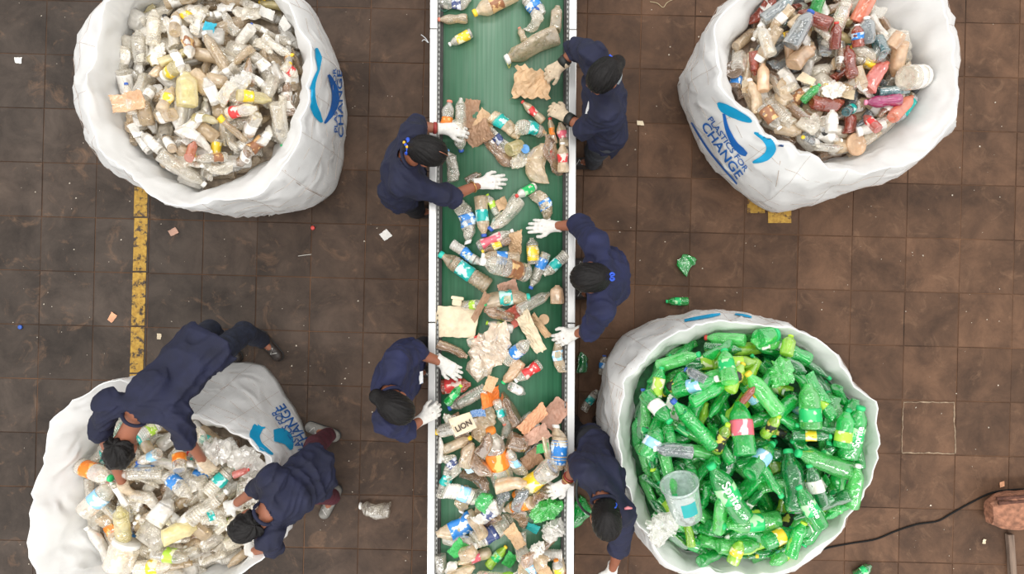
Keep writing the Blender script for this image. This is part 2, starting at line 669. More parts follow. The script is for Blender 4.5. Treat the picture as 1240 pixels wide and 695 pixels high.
for n, (d, i, j, c) in enumerate(cells):
    r_ = random.Random(i * 97 + j * 13)
    z = r_.uniform(-0.002, 0.002)
    me = tile_meshes[r_.randrange(4)]
    if n < 290:
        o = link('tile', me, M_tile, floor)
        o.location = (c.x, c.y, z)
        o.rotation_euler = (r_.uniform(-.002, .002), r_.uniform(-.002, .002), TA + r_.uniform(-.002, .002))
    else:
        base = len(far_bm_v)
        Mx = Matrix.Translation((c.x, c.y, z)) @ Matrix.Rotation(TA, 4, 'Z')
        far_bm_v += [Mx @ q.co for q in me.vertices]
        far_bm_f += [[k + base for k in p.vertices] for p in me.polygons]
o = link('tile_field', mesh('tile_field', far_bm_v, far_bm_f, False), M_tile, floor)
o['kind'] = 'stuff'


def ground_strip(name, quad, mat, label):
    v = [Vector((p.x, p.y, 0.0035)) for p in quad] + [Vector((p.x, p.y, -0.004)) for p in quad]
    f = [(3, 2, 1, 0), (0, 1, 5, 4), (1, 2, 6, 5), (2, 3, 7, 6), (3, 0, 4, 7)]
    o_ = link(name, mesh(name, v, [t[::-1] for t in f], False), mat, floor)
    o_['label'] = label
    return o_


# the yellow line, broken at each joint
ys = [-140, -74, 2, 68, 134, 199, 263, 329, 395, 452, 520]
for k in range(len(ys) - 1):
    a, b = ys[k] + 1, ys[k + 1] - 1
    xl = lambda y: 163.0 + (263 - y) * 0.030 + (0.0 if y > 263 else -1.0)
    ground_strip('painted_line', [P(xl(a), a), P(xl(a) + 16, a), P(xl(b) + 16, b), P(xl(b), b)], M_paint, 'worn yellow stripe painted across one tile')
for (x0, y0, x1, y1) in ((905, 240, 926, 258), (930, 253, 958, 270)):
    ground_strip('painted_line', [P(x0, y0), P(x1, y0), P(x1, y1), P(x0, y1)], M_paint, 'worn yellow paint patch under the mixed-colour bag')
# the tile with the pale mortar edge
mort = simple('pale_mortar', (0.30, 0.22, 0.15), 0.9, 0.4, 30, 0.5)
for (a, b) in (((1094, 487), (1155, 487)), ((1155, 487), (1157, 549)), ((1157, 549), (1092, 548)), ((1092, 548), (1094, 487))):
    pa, pb = P(*a), P(*b)
    pts, rad = [], []
    for s in range(13):
        q = pa.lerp(pb, s / 12)
        pts.append(q + Vector((rng.uniform(-.004, .004), rng.uniform(-.004, .004), 0.0)))
        rad.append(rng.uniform(0.002, 0.0065))
    o = link('mortar_ridge', tube_mesh('mortar_ridge', pts, rad, 6), mort, floor)

# grit and specks nobody would count
gv, gf = [], []
r_ = random.Random(5)
for n in range(420):
    x, y = r_.uniform(-3.7, 3.7), r_.uniform(-2.1, 2.1)
    s = r_.choice((0.002, 0.003, 0.003, 0.004, 0.006))
    b = len(gv)
    for dx, dy, dz in ((-1, -.7, 0), (1, -.5, 0), (.6, 1, 0), (-.8, .8, 0), (0, 0, .7)):
        gv.append((x + dx * s * r_.uniform(.6, 1.3), y + dy * s * r_.uniform(.6, 1.3), 0.001 + dz * s))
    gf += [(b, b + 1, b + 4), (b + 1, b + 2, b + 4), (b + 2, b + 3, b + 4), (b + 3, b, b + 4)]
o = link('floor_grit', mesh('floor_grit', gv, gf, False), simple('pale_grit', (0.62, 0.55, 0.45), 0.8, 0.4, 3, 0))
tag(o, 'pale grit and crumbs scattered over the tiled floor', 'grit', kind='stuff')

# ------------------------------------------------------------------ conveyor
ZB = 0.80
CA = R(-0.3)
M_rail = simple('painted_steel_rail', (0.60, 0.60, 0.59), 0.34, 0.14, 5, 0.06, 0.5, 40, stretch=(1, .3, 1))
M_steel = simple('dull_steel', (0.30, 0.30, 0.29), 0.45, 0.25, 12, 0.1, 0.7)
M_dark = simple('dark_rubber', (0.035, 0.032, 0.03), 0.7, 0.3, 20, 0.1)


def belt_material():
    m, nt, out = nmat('green_belt')
    L = nt.links.new
    tc = N(nt, 'ShaderNodeTexCoord')
    mp = N(nt, 'ShaderNodeMapping')
    mp.inputs['Scale'].default_value = (1, 0.02, 1)
    L(tc.outputs['Object'], mp.inputs[0])
    n1 = N(nt, 'ShaderNodeTexNoise', Scale=46.0, Detail=5.0, Roughness=0.7)
    L(mp.outputs[0], n1.inputs['Vector'])
    r1 = ramp(nt, 0.3, (0.014, 0.085, 0.038, 1), 0.75, (0.040, 0.165, 0.085, 1))
    L(n1.outputs['Fac'], r1.inputs[0])
    mp2 = N(nt, 'ShaderNodeMapping')
    mp2.inputs['Scale'].default_value = (1.6, 0.5, 1)
    L(tc.outputs['Object'], mp2.inputs[0])
    n2 = N(nt, 'ShaderNodeTexNoise', Scale=1.7, Detail=3.0, Roughness=0.55)
    L(mp2.outputs[0], n2.inputs['Vector'])
    r2 = ramp(nt, 0.50, (0, 0, 0, 1), 0.75, (0.5, 0.5, 0.5, 1))
    L(n2.outputs['Fac'], r2.inputs[0])
    n3 = N(nt, 'ShaderNodeTexNoise', Scale=70.0, Detail=4.0)
    L(mp.outputs[0], n3.inputs['Vector'])
    r3 = ramp(nt, 0.25, (0.06, 0.17, 0.10, 1), 0.75, (0.20, 0.29, 0.215, 1))
    L(n3.outputs['Fac'], r3.inputs[0])
    sy = N(nt, 'ShaderNodeSeparateXYZ')
    L(tc.outputs['Object'], sy.inputs[0])
    ab = N(nt, 'ShaderNodeMapRange', interpolation_type='SMOOTHSTEP')  # belt colour turns patchily paler towards both ends
    L(sy.outputs['Y'], ab.inputs['Value'])
    ab.inputs['From Min'].default_value = -1.15
    ab.inputs['From Max'].default_value = -0.75
    ab.inputs['To Min'].default_value = 0.8
    ab.inputs['To Max'].default_value = 0.0
    ab2 = N(nt, 'ShaderNodeMapRange', interpolation_type='SMOOTHSTEP')
    L(sy.outputs['Y'], ab2.inputs['Value'])
    ab2.inputs['From Min'].default_value = 0.35
    ab2.inputs['From Max'].default_value = 0.75
    ab2.inputs['To Max'].default_value = 0.75
    av = N(nt, 'ShaderNodeMath', operation='ADD')
    L(ab.outputs[0], av.inputs[0])
    L(ab2.outputs[0], av.inputs[1])
    aw = N(nt, 'ShaderNodeMath', operation='MULTIPLY_ADD', use_clamp=True)
    L(av.outputs[0], aw.inputs[0])
    L(n2.outputs['Fac'], aw.inputs[1])
    L(r2.outputs[0], aw.inputs[2])
    mx = N(nt, 'ShaderNodeMix', data_type='RGBA')
    L(aw.outputs[0], mx.inputs[0])
    L(r1.outputs[0], mx.inputs[6])
    L(r3.outputs[0], mx.inputs[7])
    b = N(nt, 'ShaderNodeBsdfPrincipled', Roughness=0.42)
    L(mx.outputs[2], b.inputs['Base Color'])
    L(b.outputs[0], out.inputs[0])
    return m


conv = empty('conveyor', (0, 0, 0), CA)
tag(conv, 'long green belt conveyor with white steel side rails', 'conveyor')
cx = (P(519.0, 347, .86).x + P(696.6, 347, .86).x) / 2
conv.location.x = cx
hw = (P(696.6, 347, .86).x - P(519.0, 347, .86).x) / 2          # half the outer width
LY = 3.3
rail_w = 0.045
bw = hw - rail_w - 0.004
# belt: a loop round two drums
prof = []
for k in range(13):
    a = math.pi / 2 + math.pi * k / 12
    prof.append((-LY + 0.11 * math.cos(a), ZB - 0.11 + 0.11 * math.sin(a)))
for k in range(13):
    a = -math.pi / 2 + math.pi * k / 12
    prof.append((LY + 0.11 * math.cos(a), ZB - 0.11 + 0.11 * math.sin(a)))
bv = [(x, y, z) for x in (-(bw - .018), bw - .018) for (y, z) in prof]
n = len(prof)
bf = [(k, (k + 1) % n, n + (k + 1) % n, n + k) for k in range(n)]
me = mesh('belt', bv, bf)
o = link('belt', me, belt_material(), conv)
o['label'] = 'green rubber belt with pale scuffs, patchily paler towards both ends'
so = o.modifiers.new('thick', 'SOLIDIFY')
so.thickness = 0.006
so.offset = 1 if False else -1
joint = (347.5 - 391) / F * (H - .86)
for s in (-1, 1):
    x1, x0 = s * hw, s * (hw - rail_w)
    xa, xb = min(x0, x1), max(x0, x1)
    secs = [(-LY - .1, -2.05), (-2.045, joint - .003), (joint + .003, 1.60), (1.605, LY + .1)]
    for (ya, yb) in secs:
        o = link('rail', box_mesh('rail', xa, xb, ya, yb, ZB - 0.15, 0.86, 0.004, 2), M_rail, conv)
    xi = s * (hw - rail_w)
    # inner lip with a row of studs, then the dark gap
    o = link('inner_lip', box_mesh('inner_lip', min(xi, xi - s * .016), max(xi, xi - s * .016), -LY, LY, ZB - .03, ZB + .025, .003), M_steel, conv)
    xg = xi - s * .016
    o = link('rubber_skirt', box_mesh('rubber_skirt', min(xg, xg - s * .016), max(xg, xg - s * .016), -LY, LY, ZB - .02, ZB + .010, .002), M_dark, conv)
    vv, ff = [], []
    yy = -LY
    while yy < LY:
        b = len(vv)
        x_ = xi - s * .009
        for dz in (0, 0.005):
            for (dx, dy) in ((-.003, -.006), (.003, -.006), (.003, .006), (-.003, .006)):
                vv.append((x_ + dx, yy + dy, ZB + .025 + dz))
        ff += [(b + 4, b + 5, b + 6, b + 7), (b, b + 1, b + 5, b + 4), (b + 1, b + 2, b + 6, b + 5), (b + 2, b + 3, b + 7, b + 6), (b + 3, b, b + 4, b + 7)]
        yy += 0.03
    o = link('stud_row', mesh('stud_row', vv, ff, False), M_dark, conv)
    o['kind'] = 'stuff'
    for y_ in (-2.9, -1.75, -.6, .55, 1.7, 2.85):
        lg = link('leg', box_mesh('leg', s * (hw - .035) - .025, s * (hw - .035) + .025, y_ - .025, y_ + .025, 0.02, ZB - .14, .003), M_rail, conv)
        fp = link('foot_plate', box_mesh('foot_plate', s * (hw - .035) - .05, s * (hw - .035) + .05, y_ - .05, y_ + .05, 0.004, .022, .003), M_steel, lg)
for y_ in (-2.9, -1.75, -.6, .55, 1.7, 2.85):
    link('cross_bar', box_mesh('cross_bar', -hw + .05, hw - .05, y_ - .02, y_ + .02, .28, .32, .003), M_rail, conv)
link('slider_plate', box_mesh('slider_plate', -bw + .03, bw - .03, -LY + .12, LY - .12, ZB - .05, ZB - .012, .002), M_steel, conv)
for y_ in (-LY, LY):
    v, f = lathe([(-bw + .02, .10), (bw - .02, .10)], 20)
    o = link('drum', mesh('drum', v + np.array([0, y_, ZB - .11]), f), M_steel, conv)

# ------------------------------------------------------------------ bulk bags
def bag_material(name, tint):
    m, nt, out = nmat(name)
    L = nt.links.new
    tc = N(nt, 'ShaderNodeTexCoord')
    wv = N(nt, 'ShaderNodeTexWave', Scale=95.0, Distortion=0.4)
    wv.bands_direction = 'Z'
    L(tc.outputs['Object'], wv.inputs['Vector'])
    n1 = N(nt, 'ShaderNodeTexNoise', Scale=3.0, Detail=5.0)
    L(tc.outputs['Object'], n1.inputs['Vector'])
    r1 = ramp(nt, 0.25, c4(mul(tint, 0.92)), 0.6, c4(tint))
    L(n1.outputs['Fac'], r1.inputs[0])
    b = N(nt, 'ShaderNodeBsdfPrincipled', Roughness=0.5)
    L(r1.outputs[0], b.inputs['Base Color'])
    n2 = N(nt, 'ShaderNodeTexNoise', Scale=3.2, Detail=6.0, Roughness=0.55, Distortion=1.6)
    n2.noise_type = 'RIDGED_MULTIFRACTAL'
    L(tc.outputs['Object'], n2.inputs['Vector'])
    bp = N(nt, 'ShaderNodeBump', Strength=0.8, Distance=0.035)
    L(n2.outputs['Fac'], bp.inputs['Height'])
    bp2 = N(nt, 'ShaderNodeBump', Strength=0.12, Distance=0.004)
    L(wv.outputs['Fac'], bp2.inputs['Height'])
    L(bp.outputs[0], bp2.inputs['Normal'])
    L(bp2.outputs[0], b.inputs['Normal'])
    tl = N(nt, 'ShaderNodeBsdfTranslucent')
    tl.inputs[0].default_value = c4(tint)
    mx = N(nt, 'ShaderNodeMixShader')
    mx.inputs[0].default_value = 0.18
    L(b.outputs[0], mx.inputs[1])
    L(tl.outputs[0], mx.inputs[2])
    L(mx.outputs[0], out.inputs[0])
    return m


M_bag = bag_material('woven_white_plastic', (0.92, 0.92, 0.91))
M_ink1 = simple('ink_sky_blue', (0.005, 0.36, 0.66), 0.5, 0.05, 10, 0)
M_ink2 = simple('ink_deep_blue', (0.01, 0.13, 0.46), 0.5, 0.05, 10, 0)
M_seam = simple('seam_thread', (0.50, 0.40, 0.34), 0.8, 0.3, 40, 0)


def polar(loop, c, nth):
    pts = [(p.x - c.x, p.y - c.y, p.z) for p in loop]
    th = np.array([math.atan2(y, x) for x, y, z in pts])
    r = np.array([math.hypot(x, y) for x, y, z in pts])
    z = np.array([p[2] for p in pts])
    o_ = np.argsort(th)
    th, r, z = th[o_], r[o_], z[o_]
    th = np.concatenate([th - 2 * np.pi, th, th + 2 * np.pi])
    r, z = np.tile(r, 3), np.tile(z, 3)
    t = -np.pi + 2 * np.pi * np.arange(nth) / nth
    rr, zz = np.interp(t, th, r), np.interp(t, th, z)
    rr = (np.roll(rr, 1) + 6 * rr + np.roll(rr, -1)) / 8
    return t, rr, zz


NT = 128


class Bag:
    def __init__(self, label, base, rim, rim_z, fill, fill_z, dome, mid=None, mid_z=0.55, seed=1, lean=0.03, crease=0.021):
        self.seed = seed
        b = [P(x, y, 0.0) for x, y in base]
        rz = lambda i: rim_z[i] if isinstance(rim_z, (list, tuple)) else rim_z
        rm = [P(x, y, rz(i)) for i, (x, y) in enumerate(rim)]
        fl = [P(x, y, fill_z) for x, y in fill]
        c = (sum(b, Vector()) / len(b) + sum(rm, Vector()) / len(rm)) / 2
        c.z = 0
        self.c = c
        self.t, rb, zb = polar(b, c, NT)
        _, rr, zr = polar(rm, c, NT)
        _, rf, zf = polar(fl, c, NT)
        t = self.t
        if mid:
            _, rmid, _ = polar([P(x, y, mid_z) for x, y in mid], c, NT)
            mz = np.full(NT, mid_z)
        else:
            mz = zr * 0.5
            rmid = (rb + rr) / 2 + lean
        ct, st = np.cos(t), np.sin(t)
        rows = []
        RO = 16
        for i in range(RO + 1):
            v = i / RO
            # quadratic through base, mid, rim (as function of height share)
            vm = mz / zr
            l0 = (v - vm) * (v - 1) / (vm)
            l1 = v * (v - 1) / (vm * (vm - 1))
            l2 = v * (v - vm) / (1 - vm)
            r = rb * l0 + rmid * l1 + rr * l2
            z = zr * v + 0.003
            p = np.stack([c.x + r * ct, c.y + r * st, z], 1)
            amp = crease * min(1, 0.35 + v)
            q = np.stack([p[:, 0] * 1.6, p[:, 1] * 1.6, z * 0.55], 1)
            dr = amp * (wob(q, 7.0, seed) - 1.7 * np.abs(wob(q, 11.0, seed + 3)) - .9 * np.abs(wob(q, 23.0, seed + 6)) + .8) + 0.004 * wob(p, 30, seed + 5)
            dr = dr * (0.3 if v == 0 else 1)
            p[:, 0] += dr * ct
            p[:, 1] += dr * st
            if v > 0.6:
                p[:, 2] += (v - 0.6) / 0.4 * (0.035 * wob(np.stack([ct, st, 0 * ct], 1), 3.1, seed + 8) - .02 * np.abs(wob(np.stack([ct, st, 0 * ct], 1), 8.3, seed + 9)))
            rows.append(p)
        self.outer = np.array(rows)
        top = rows[-1]
        # rolled lip, then the inner side down to the fill
        lip = []
        for (dr, dz) in ((-0.003, 0.003), (-0.007, 0.002), (-0.010, -0.004)):
            q = top.copy()
            q[:, 0] += dr * ct
            q[:, 1] += dr * st
            q[:, 2] += dz
            lip.append(q)
        ri = np.hypot(lip[-1][:, 0] - c.x, lip[-1][:, 1] - c.y)
        inner = []
        NI = 9
        zlow = fill_z - 0.12
        for i in range(1, NI + 1):
            v = i / NI
            z = lip[-1][:, 2] * (1 - v) + zlow * v
            # never outside the outer skin at that height
            hv = np.clip(z / zr, 0, 1) * RO
            k0 = np.clip(hv.astype(int), 0, RO - 1)
            ro = np.hypot(self.outer[k0, np.arange(NT), 0] - c.x, self.outer[k0, np.arange(NT), 1] - c.y)
            ro2 = np.hypot(self.outer[k0 + 1, np.arange(NT), 0] - c.x, self.outer[k0 + 1, np.arange(NT), 1] - c.y)
            tgt = np.minimum(ri * (1 - v ** 0.8) + rf * v ** 0.8, np.minimum(ro, ro2) - 0.012)
            p = np.stack([c.x + tgt * ct, c.y + tgt * st, z], 1)
            q = np.stack([p[:, 0] * 1.5, p[:, 1] * 1.5, z * 0.6], 1)
            dr = -crease * (1.8 * np.abs(wob(q, 9.0, seed + 11)) + 1.0 * np.abs(wob(q, 21.0, seed + 13))) * min(1, 3 * v)
            p[:, 0] += dr * ct
            p[:, 1] += dr * st
            inner.append(p)
        self.rf = np.hypot(inner[-2][:, 0] - c.x, inner[-2][:, 1] - c.y)
        allr = rows + lip + inner
        nr = len(allr)
        V = np.concatenate(allr)
        fs = []
        for i in range(nr - 1):
            for k in range(NT):
                k2 = (k + 1) % NT
                fs.append((i * NT + k, i * NT + k2, (i + 1) * NT + k2, (i + 1) * NT + k))
        fs.append(tuple(range(NT))[::-1])
        fs.append(tuple((nr - 1) * NT + k for k in range(NT)))
        self.root = empty('bulk_bag', (c.x, c.y, 0))
        tag(self.root, label, 'bag', 'bulk bags of sorted bottles')
        self.org = np.array([c.x, c.y, 0])
        link('sack', mesh('sack', V - self.org, fs), M_bag, self.root)
        self.fill_z, self.dome = fill_z, dome
        self.lipz = float(top[:, 2].mean())
        self._proj()

    def _proj(self):
        q = self.outer
        k = F / (H - q[..., 2])
        self.px = np.stack([620 + q[..., 0] * k, 347.5 - q[..., 1] * k], -1)
        A, B = self.px[:-1], self.px[1:]
        O, Q = self.outer[:-1], self.outer[1:]
        r1 = lambda a: np.roll(a, -1, axis=1)
        self.tri2 = np.concatenate([np.stack([A, r1(A), r1(B)], 2).reshape(-1, 3, 2), np.stack([A, r1(B), B], 2).reshape(-1, 3, 2)])
        self.tri3 = np.concatenate([np.stack([O, r1(O), r1(Q)], 2).reshape(-1, 3, 3), np.stack([O, r1(Q), Q], 2).reshape(-1, 3, 3)])
        n = np.cross(self.tri3[:, 1] - self.tri3[:, 0], self.tri3[:, 2] - self.tri3[:, 0])
        n /= np.maximum(np.linalg.norm(n, axis=1, keepdims=True), 1e-9)
        cc = self.tri3.mean(1) - self.org
        fl = (n[:, 0] * cc[:, 0] + n[:, 1] * cc[:, 1]) < 0
        n[fl] *= -1
        self.tn = n

    def on_wall(self, x, y, lift=0.006):
        """The point of the outer wall that stands at this place of the photograph, lifted off the cloth."""
        p = np.array([x, y])
        a, b, c = self.tri2[:, 0], self.tri2[:, 1], self.tri2[:, 2]
        v0, v1, v2 = b - a, c - a, p - a
        den = v0[:, 0] * v1[:, 1] - v1[:, 0] * v0[:, 1]
        den = np.where(np.abs(den) < 1e-9, 1e-9, den)
        u = (v2[:, 0] * v1[:, 1] - v1[:, 0] * v2[:, 1]) / den
        v = (v0[:, 0] * v2[:, 1] - v2[:, 0] * v0[:, 1]) / den
        out = np.maximum(np.maximum(-u, -v), u + v - 1)
        z = self.tri3[:, :, 2].mean(1)
        ok = out < 0.02
        if ok.any():
            k = np.argmax(np.where(ok, z, -9))
            uu, vv = u[k], v[k]
        else:
            mid = self.tri2.mean(1)
            k = np.argmin(((mid - p) ** 2).sum(1))
            uu = vv = 1 / 3
        q = self.tri3[k, 0] * (1 - uu - vv) + self.tri3[k, 1] * uu + self.tri3[k, 2] * vv
        return q + self.tn[k] * lift

    def decal(self, name, pts2, faces, mat, label=None):
        """Flat print: 2-D mesh in photograph coordinates laid on the wall."""
        v = [self.on_wall(x, y) - self.org for x, y in pts2]
        o_ = link(name, mesh(name, v, faces), mat, self.root)
        if label:
            o_['label'] = label
        return o_

    def swoosh(self, path, widths, mat, label):
        pts = smooth_path([Vector((x, y, 0)) for x, y in path], 5)
        n_ = len(pts)
        ws = np.interp(np.linspace(0, 1, n_), np.linspace(0, 1, len(widths)), widths)
        v, f = [], []
        for i, p in enumerate(pts):
            t = (pts[min(i + 1, n_ - 1)] - pts[max(i - 1, 0)]).normalized()
            nn = Vector((-t.y, t.x, 0))
            for s in (-1, -.33, .33, 1):
                q = p + nn * (ws[i] / 2 * s)
                v.append((q.x, q.y))
        for i in range(n_ - 1):
            for s in range(3):
                f.append((i * 4 + s, i * 4 + s + 1, i * 4 + s + 5, i * 4 + s + 4))
        self.decal('printed_logo', v, f, mat, label)

    def text(self, s, a, b, up, mat, label):
        """Writing whose baseline runs from pixel a to pixel b; up = the pixel above a at cap height."""
        v, f = text_flat(s, True)
        x0, x1 = v[:, 0].min(), v[:, 0].max()
        h_ = v[:, 1].max()
        a, b, up = np.array(a, float), np.array(b, float), np.array(up, float)
        q = a + ((v[:, :1] - x0) / (x1 - x0)) * (b - a) + (v[:, 1:2] / h_) * (up - a)
        self.decal('printed_text', q, f, mat, label)

    def seam(self, path, r=0.0022):
        pts = [self.on_wall(x, y, 0.001) - self.org for x, y in path]
        link('seam', tube_mesh('seam', smooth_path(pts, 4), r, 6), M_seam, self.root)


def text_flat(s, fine=False, bold=0.012):
    cu = bpy.data.curves.new('t', 'FONT')
    cu.body = s
    cu.size = 1.0
    cu.offset = bold
    cu.resolution_u = 3
    ob = bpy.data.objects.new('t', cu)
    col.objects.link(ob)
    dg = bpy.context.evaluated_depsgraph_get()
    me = bpy.data.meshes.new_from_object(ob.evaluated_get(dg))
    bpy.data.objects.remove(ob)
    bm = bmesh.new()
    bm.from_mesh(me)
    bmesh.ops.triangulate(bm, faces=bm.faces[:])
    if fine:
        for _ in range(3):
            ed = [e for e in bm.edges if e.calc_length() > 0.16]
            if not ed:
                break
            bmesh.ops.subdivide_edges(bm, edges=ed, cuts=1)
            bmesh.ops.triangulate(bm, faces=bm.faces[:])
    bm.verts.ensure_lookup_table()
    v = np.array([q.co[:2] for q in bm.verts])
    f = [tuple(q.index for q in p.verts) for p in bm.faces]
    bm.free()
    return v, f


bag1 = Bag('white woven bulk bag of clear containers beside the yellow floor stripe, upper left',
           [(418, 117), (416, 171), (405, 232), (388, 246), (323, 256), (260, 256), (235, 245), (228, 200), (227, 130), (235, 75), (270, 62), (340, 58), (396, 62), (412, 85)],
           [(129, -5), (118, 43), (110, 78), (111, 132), (119, 171), (135, 194), (164, 218), (195, 240), (245, 250), (300, 240), (338, 212), (360, 172), (374, 125), (376, 75), (366, 38), (343, 2), (310, -25), (240, -38), (170, -30)], 1.05,
           [(170, 5), (154, 43), (148, 89), (146, 128), (158, 163), (173, 186), (226, 221), (241, 231), (276, 222), (312, 196), (345, 150), (366, 113), (366, 70), (356, 31), (335, -8), (290, -25), (220, -20)], 0.70, 0.10,
           mid=[(115, 100), (130, 185), (170, 222), (215, 246), (260, 256), (323, 256), (370, 247), (395, 225), (407, 171), (409, 117), (402, 66), (385, 25), (340, 0), (260, -8), (180, 0), (130, 40)], mid_z=0.45, seed=1)
bag2 = Bag('white woven bulk bag of mixed coloured bottles, printed wall towards the conveyor, upper right',
           [(819, 104), (840, 155), (889, 225), (932, 257), (985, 230), (1040, 190), (1070, 160), (1076, 140), (1040, 70), (985, 10), (965, 0), (930, 18), (870, 62)],
           [(893, -5), (866, 35), (867, 72), (878, 112), (905, 143), (944, 173), (988, 194), (1040, 212), (1090, 202), (1130, 175), (1158, 140), (1159, 90), (1157, 47), (1144, 0), (1120, -35), (1050, -55), (960, -45)], 1.02,
           [(928, 0), (893, 43), (882, 78), (890, 113), (911, 144), (955, 175), (986, 192), (1018, 192), (1052, 177), (1076, 155), (1105, 125), (1116, 89), (1100, 50), (1068, 25), (1045, -5), (1000, -20), (960, -15)], 0.72, 0.08,
           mid=[(822, 102), (842, 150), (889, 215), (932, 250), (975, 247), (1018, 235), (1072, 214), (1120, 178), (1135, 140), (1130, 60), (1100, -5), (1040, -30), (960, -25), (895, 5), (850, 50)], mid_z=0.42, seed=2)
bag3 = Bag('white woven bulk bag heaped with green bottles, lower right',
           [(726, 480), (727, 520), (738, 565), (760, 585), (820, 590), (900, 586), (928, 565), (933, 480), (930, 410), (912, 390), (868, 380), (810, 386), (757, 408), (735, 440)],
           [(757, 470), (751, 530), (757, 590), (776, 640), (812, 682), (870, 697), (935, 697), (985, 676), (1030, 630), (1056, 577), (1065, 524), (1059, 490), (1030, 455), (990, 412), (940, 394), (890, 390), (830, 404), (785, 428)], 1.10,
           [(782, 450), (768, 505), (769, 577), (778, 612), (803, 650), (835, 678), (892, 684), (955, 672), (998, 646), (1030, 601), (1046, 548), (1050, 500), (1012, 458), (960, 415), (907, 402), (859, 408), (812, 425)], 0.95, 0.07,
           mid=[(727, 480), (733, 540), (750, 600), (775, 645), (820, 672), (900, 676), (960, 650), (1000, 600), (1015, 530), (1005, 460), (960, 400), (916, 384), (868, 379), (810, 384), (757, 406), (735, 438)], mid_z=0.48, seed=3)
bag4 = Bag('half-filled white woven bulk bag that two workers lean into, lower left',
           [(320, 442), (347, 480), (374, 545), (376, 590), (355, 630), (300, 648), (230, 648), (185, 620), (172, 560), (182, 500), (218, 458), (270, 440)],
           [(222, 497), (275, 524), (328, 556), (340, 610), (334, 668), (290, 698), (220, 735), (130, 745), (60, 715), (33, 660), (35, 632), (47, 566), (65, 510), (103, 468), (145, 459), (190, 470)],
           [.80, .80, .80, .82, .86, .88, .9, .9, .9, .9, .9, .9, .9, .9, .9, .84],
           [(215, 500), (250, 515), (322, 562), (330, 600), (318, 660), (285, 690), (220, 715), (150, 715), (112, 690), (98, 641), (93, 585), (108, 535), (140, 510), (180, 497)], 0.50, 0.10,
           seed=4, lean=0.015)
for b_, w_ in ((bag1, 'upper left'), (bag2, 'mixed'), (bag3, 'green'), (bag4, 'lower left')):
    pass

# printed marks: whale-like swooshes and the words
bag2.swoosh([(870, 124), (877, 130), (890, 137), (905, 144), (911, 147)], [3, 11, 12, 8, 2], M_ink1, 'sky-blue head of the logo')
bag2.swoosh([(877, 137), (881, 155), (889, 172), (898, 182), (905, 187)], [3, 5, 7, 9, 4], M_ink2, 'deep-blue tail of the logo')
bag2.swoosh([(914, 160), (928, 168), (934, 179), (927, 190), (912, 196)], [2, 9, 12, 9, 2], M_ink1, 'sky-blue crescent of the logo')
bag2.text('PLASTICS FOR', (857.5, 144), (902.4, 208), (862.7, 140.1), M_ink2, 'blue printed word')
bag2.text('CHANGE', (849.4, 152.0), (893, 216.7), (857.4, 146.0), M_ink2, 'blue printed word')
bag2.swoosh([(838, 148), (860, 183), (893, 222)], [2, 2.4, 2], M_ink2, 'thin printed line')
bag2.text('TM', (941, 172), (947, 177), (944, 168), M_ink2, 'small printed mark')
bag1.swoosh([(382, 58), (385, 70), (385, 84)], [3, 8, 2], M_ink1, 'sky-blue fin of the logo')
bag1.swoosh([(386, 82), (379, 100), (377, 120), (383, 138), (389, 148)], [2, 5, 9, 9, 3], M_ink1, 'sky-blue body of the logo')
bag1.swoosh([(397, 90), (404, 106), (405, 124), (399, 140), (392, 149)], [3, 8, 9, 6, 2], M_ink2, 'deep-blue crescent of the logo')
bag1.text('PLASTICS FOR', (408, 160), (406, 82), (404, 160), M_ink2, 'blue printed word')
bag1.text('CHANGE', (415, 166), (413, 84), (409, 166), M_ink2, 'blue printed word')
bag3.swoosh([(829, 389), (845, 386), (862, 383), (872, 381)], [3, 4, 4, 2], M_ink1, 'blue end of the printed logo')
bag3.swoosh([(890, 381), (902, 383), (910, 385)], [2, 3, 2], M_ink1, 'blue end of the printed logo')
bag4.swoosh([(313, 517), (308, 527), (312, 538), (322, 546), (330, 551)], [12, 13, 9, 6, 2], M_ink1, 'sky-blue body of the logo')
bag4.swoosh([(311, 518), (316, 519), (321, 518)], [8, 4, 1], M_ink1, 'beak of the logo')
bag4.swoosh([(331, 528), (340, 528), (348, 534), (352, 545)], [14, 18, 14, 3], M_ink1, 'sky-blue drop of the logo')
bag4.text('PLASTICS FOR', (371, 547), (335, 497), (363, 550), M_ink2, 'blue printed word')
bag4.text('CHANGE', (378, 540), (343, 489), (368, 545), M_ink2, 'blue printed word')
bag1.seam([(340, 205), (360, 222), (380, 233), (394, 240)])
bag2.seam([(868, 40), (845, 75), (822, 103)])
bag2.seam([(945, 195), (940, 225), (934, 252)])
bag3.seam([(768, 455), (745, 440), (735, 430)])
bag4.seam([(225, 500), (270, 470), (318, 444)])
for k in range(4):
    bag3.seam([(778 - k * 9, 432 + k * 4), (757 - k * 4, 470 + k * 6), (748 - k * 5, 520 + k * 5), (750 - k * 4, 570 + k * 3)], 0.0010)
    bag4.seam([(240 + k * 14, 505 - k * 15), (280 + k * 12, 520 - k * 14), (325 + k * 7, 548 - k * 12)][:2 + (k < 3)], 0.0010)

for b_ in (bag1, bag2, bag3, bag4):
    for row in (5, 8, 11, 14):
        p_ = [b_.outer[row, k] - b_.org + np.array([math.cos(b_.t[k]), math.sin(b_.t[k]), 0]) * .001 for k in range(0, NT, 2)]
        link('stitch_line', tube_mesh('stitch_line', p_, .0011, 4, True), M_seam, b_.root)
    for k in range(0, NT, 8):
        p_ = [b_.outer[row, k] - b_.org + np.array([math.cos(b_.t[k]), math.sin(b_.t[k]), 0]) * .001 for row in range(1, 17)]
        link('stitch_line', tube_mesh('stitch_line', p_, .0009, 4), M_seam, b_.root)

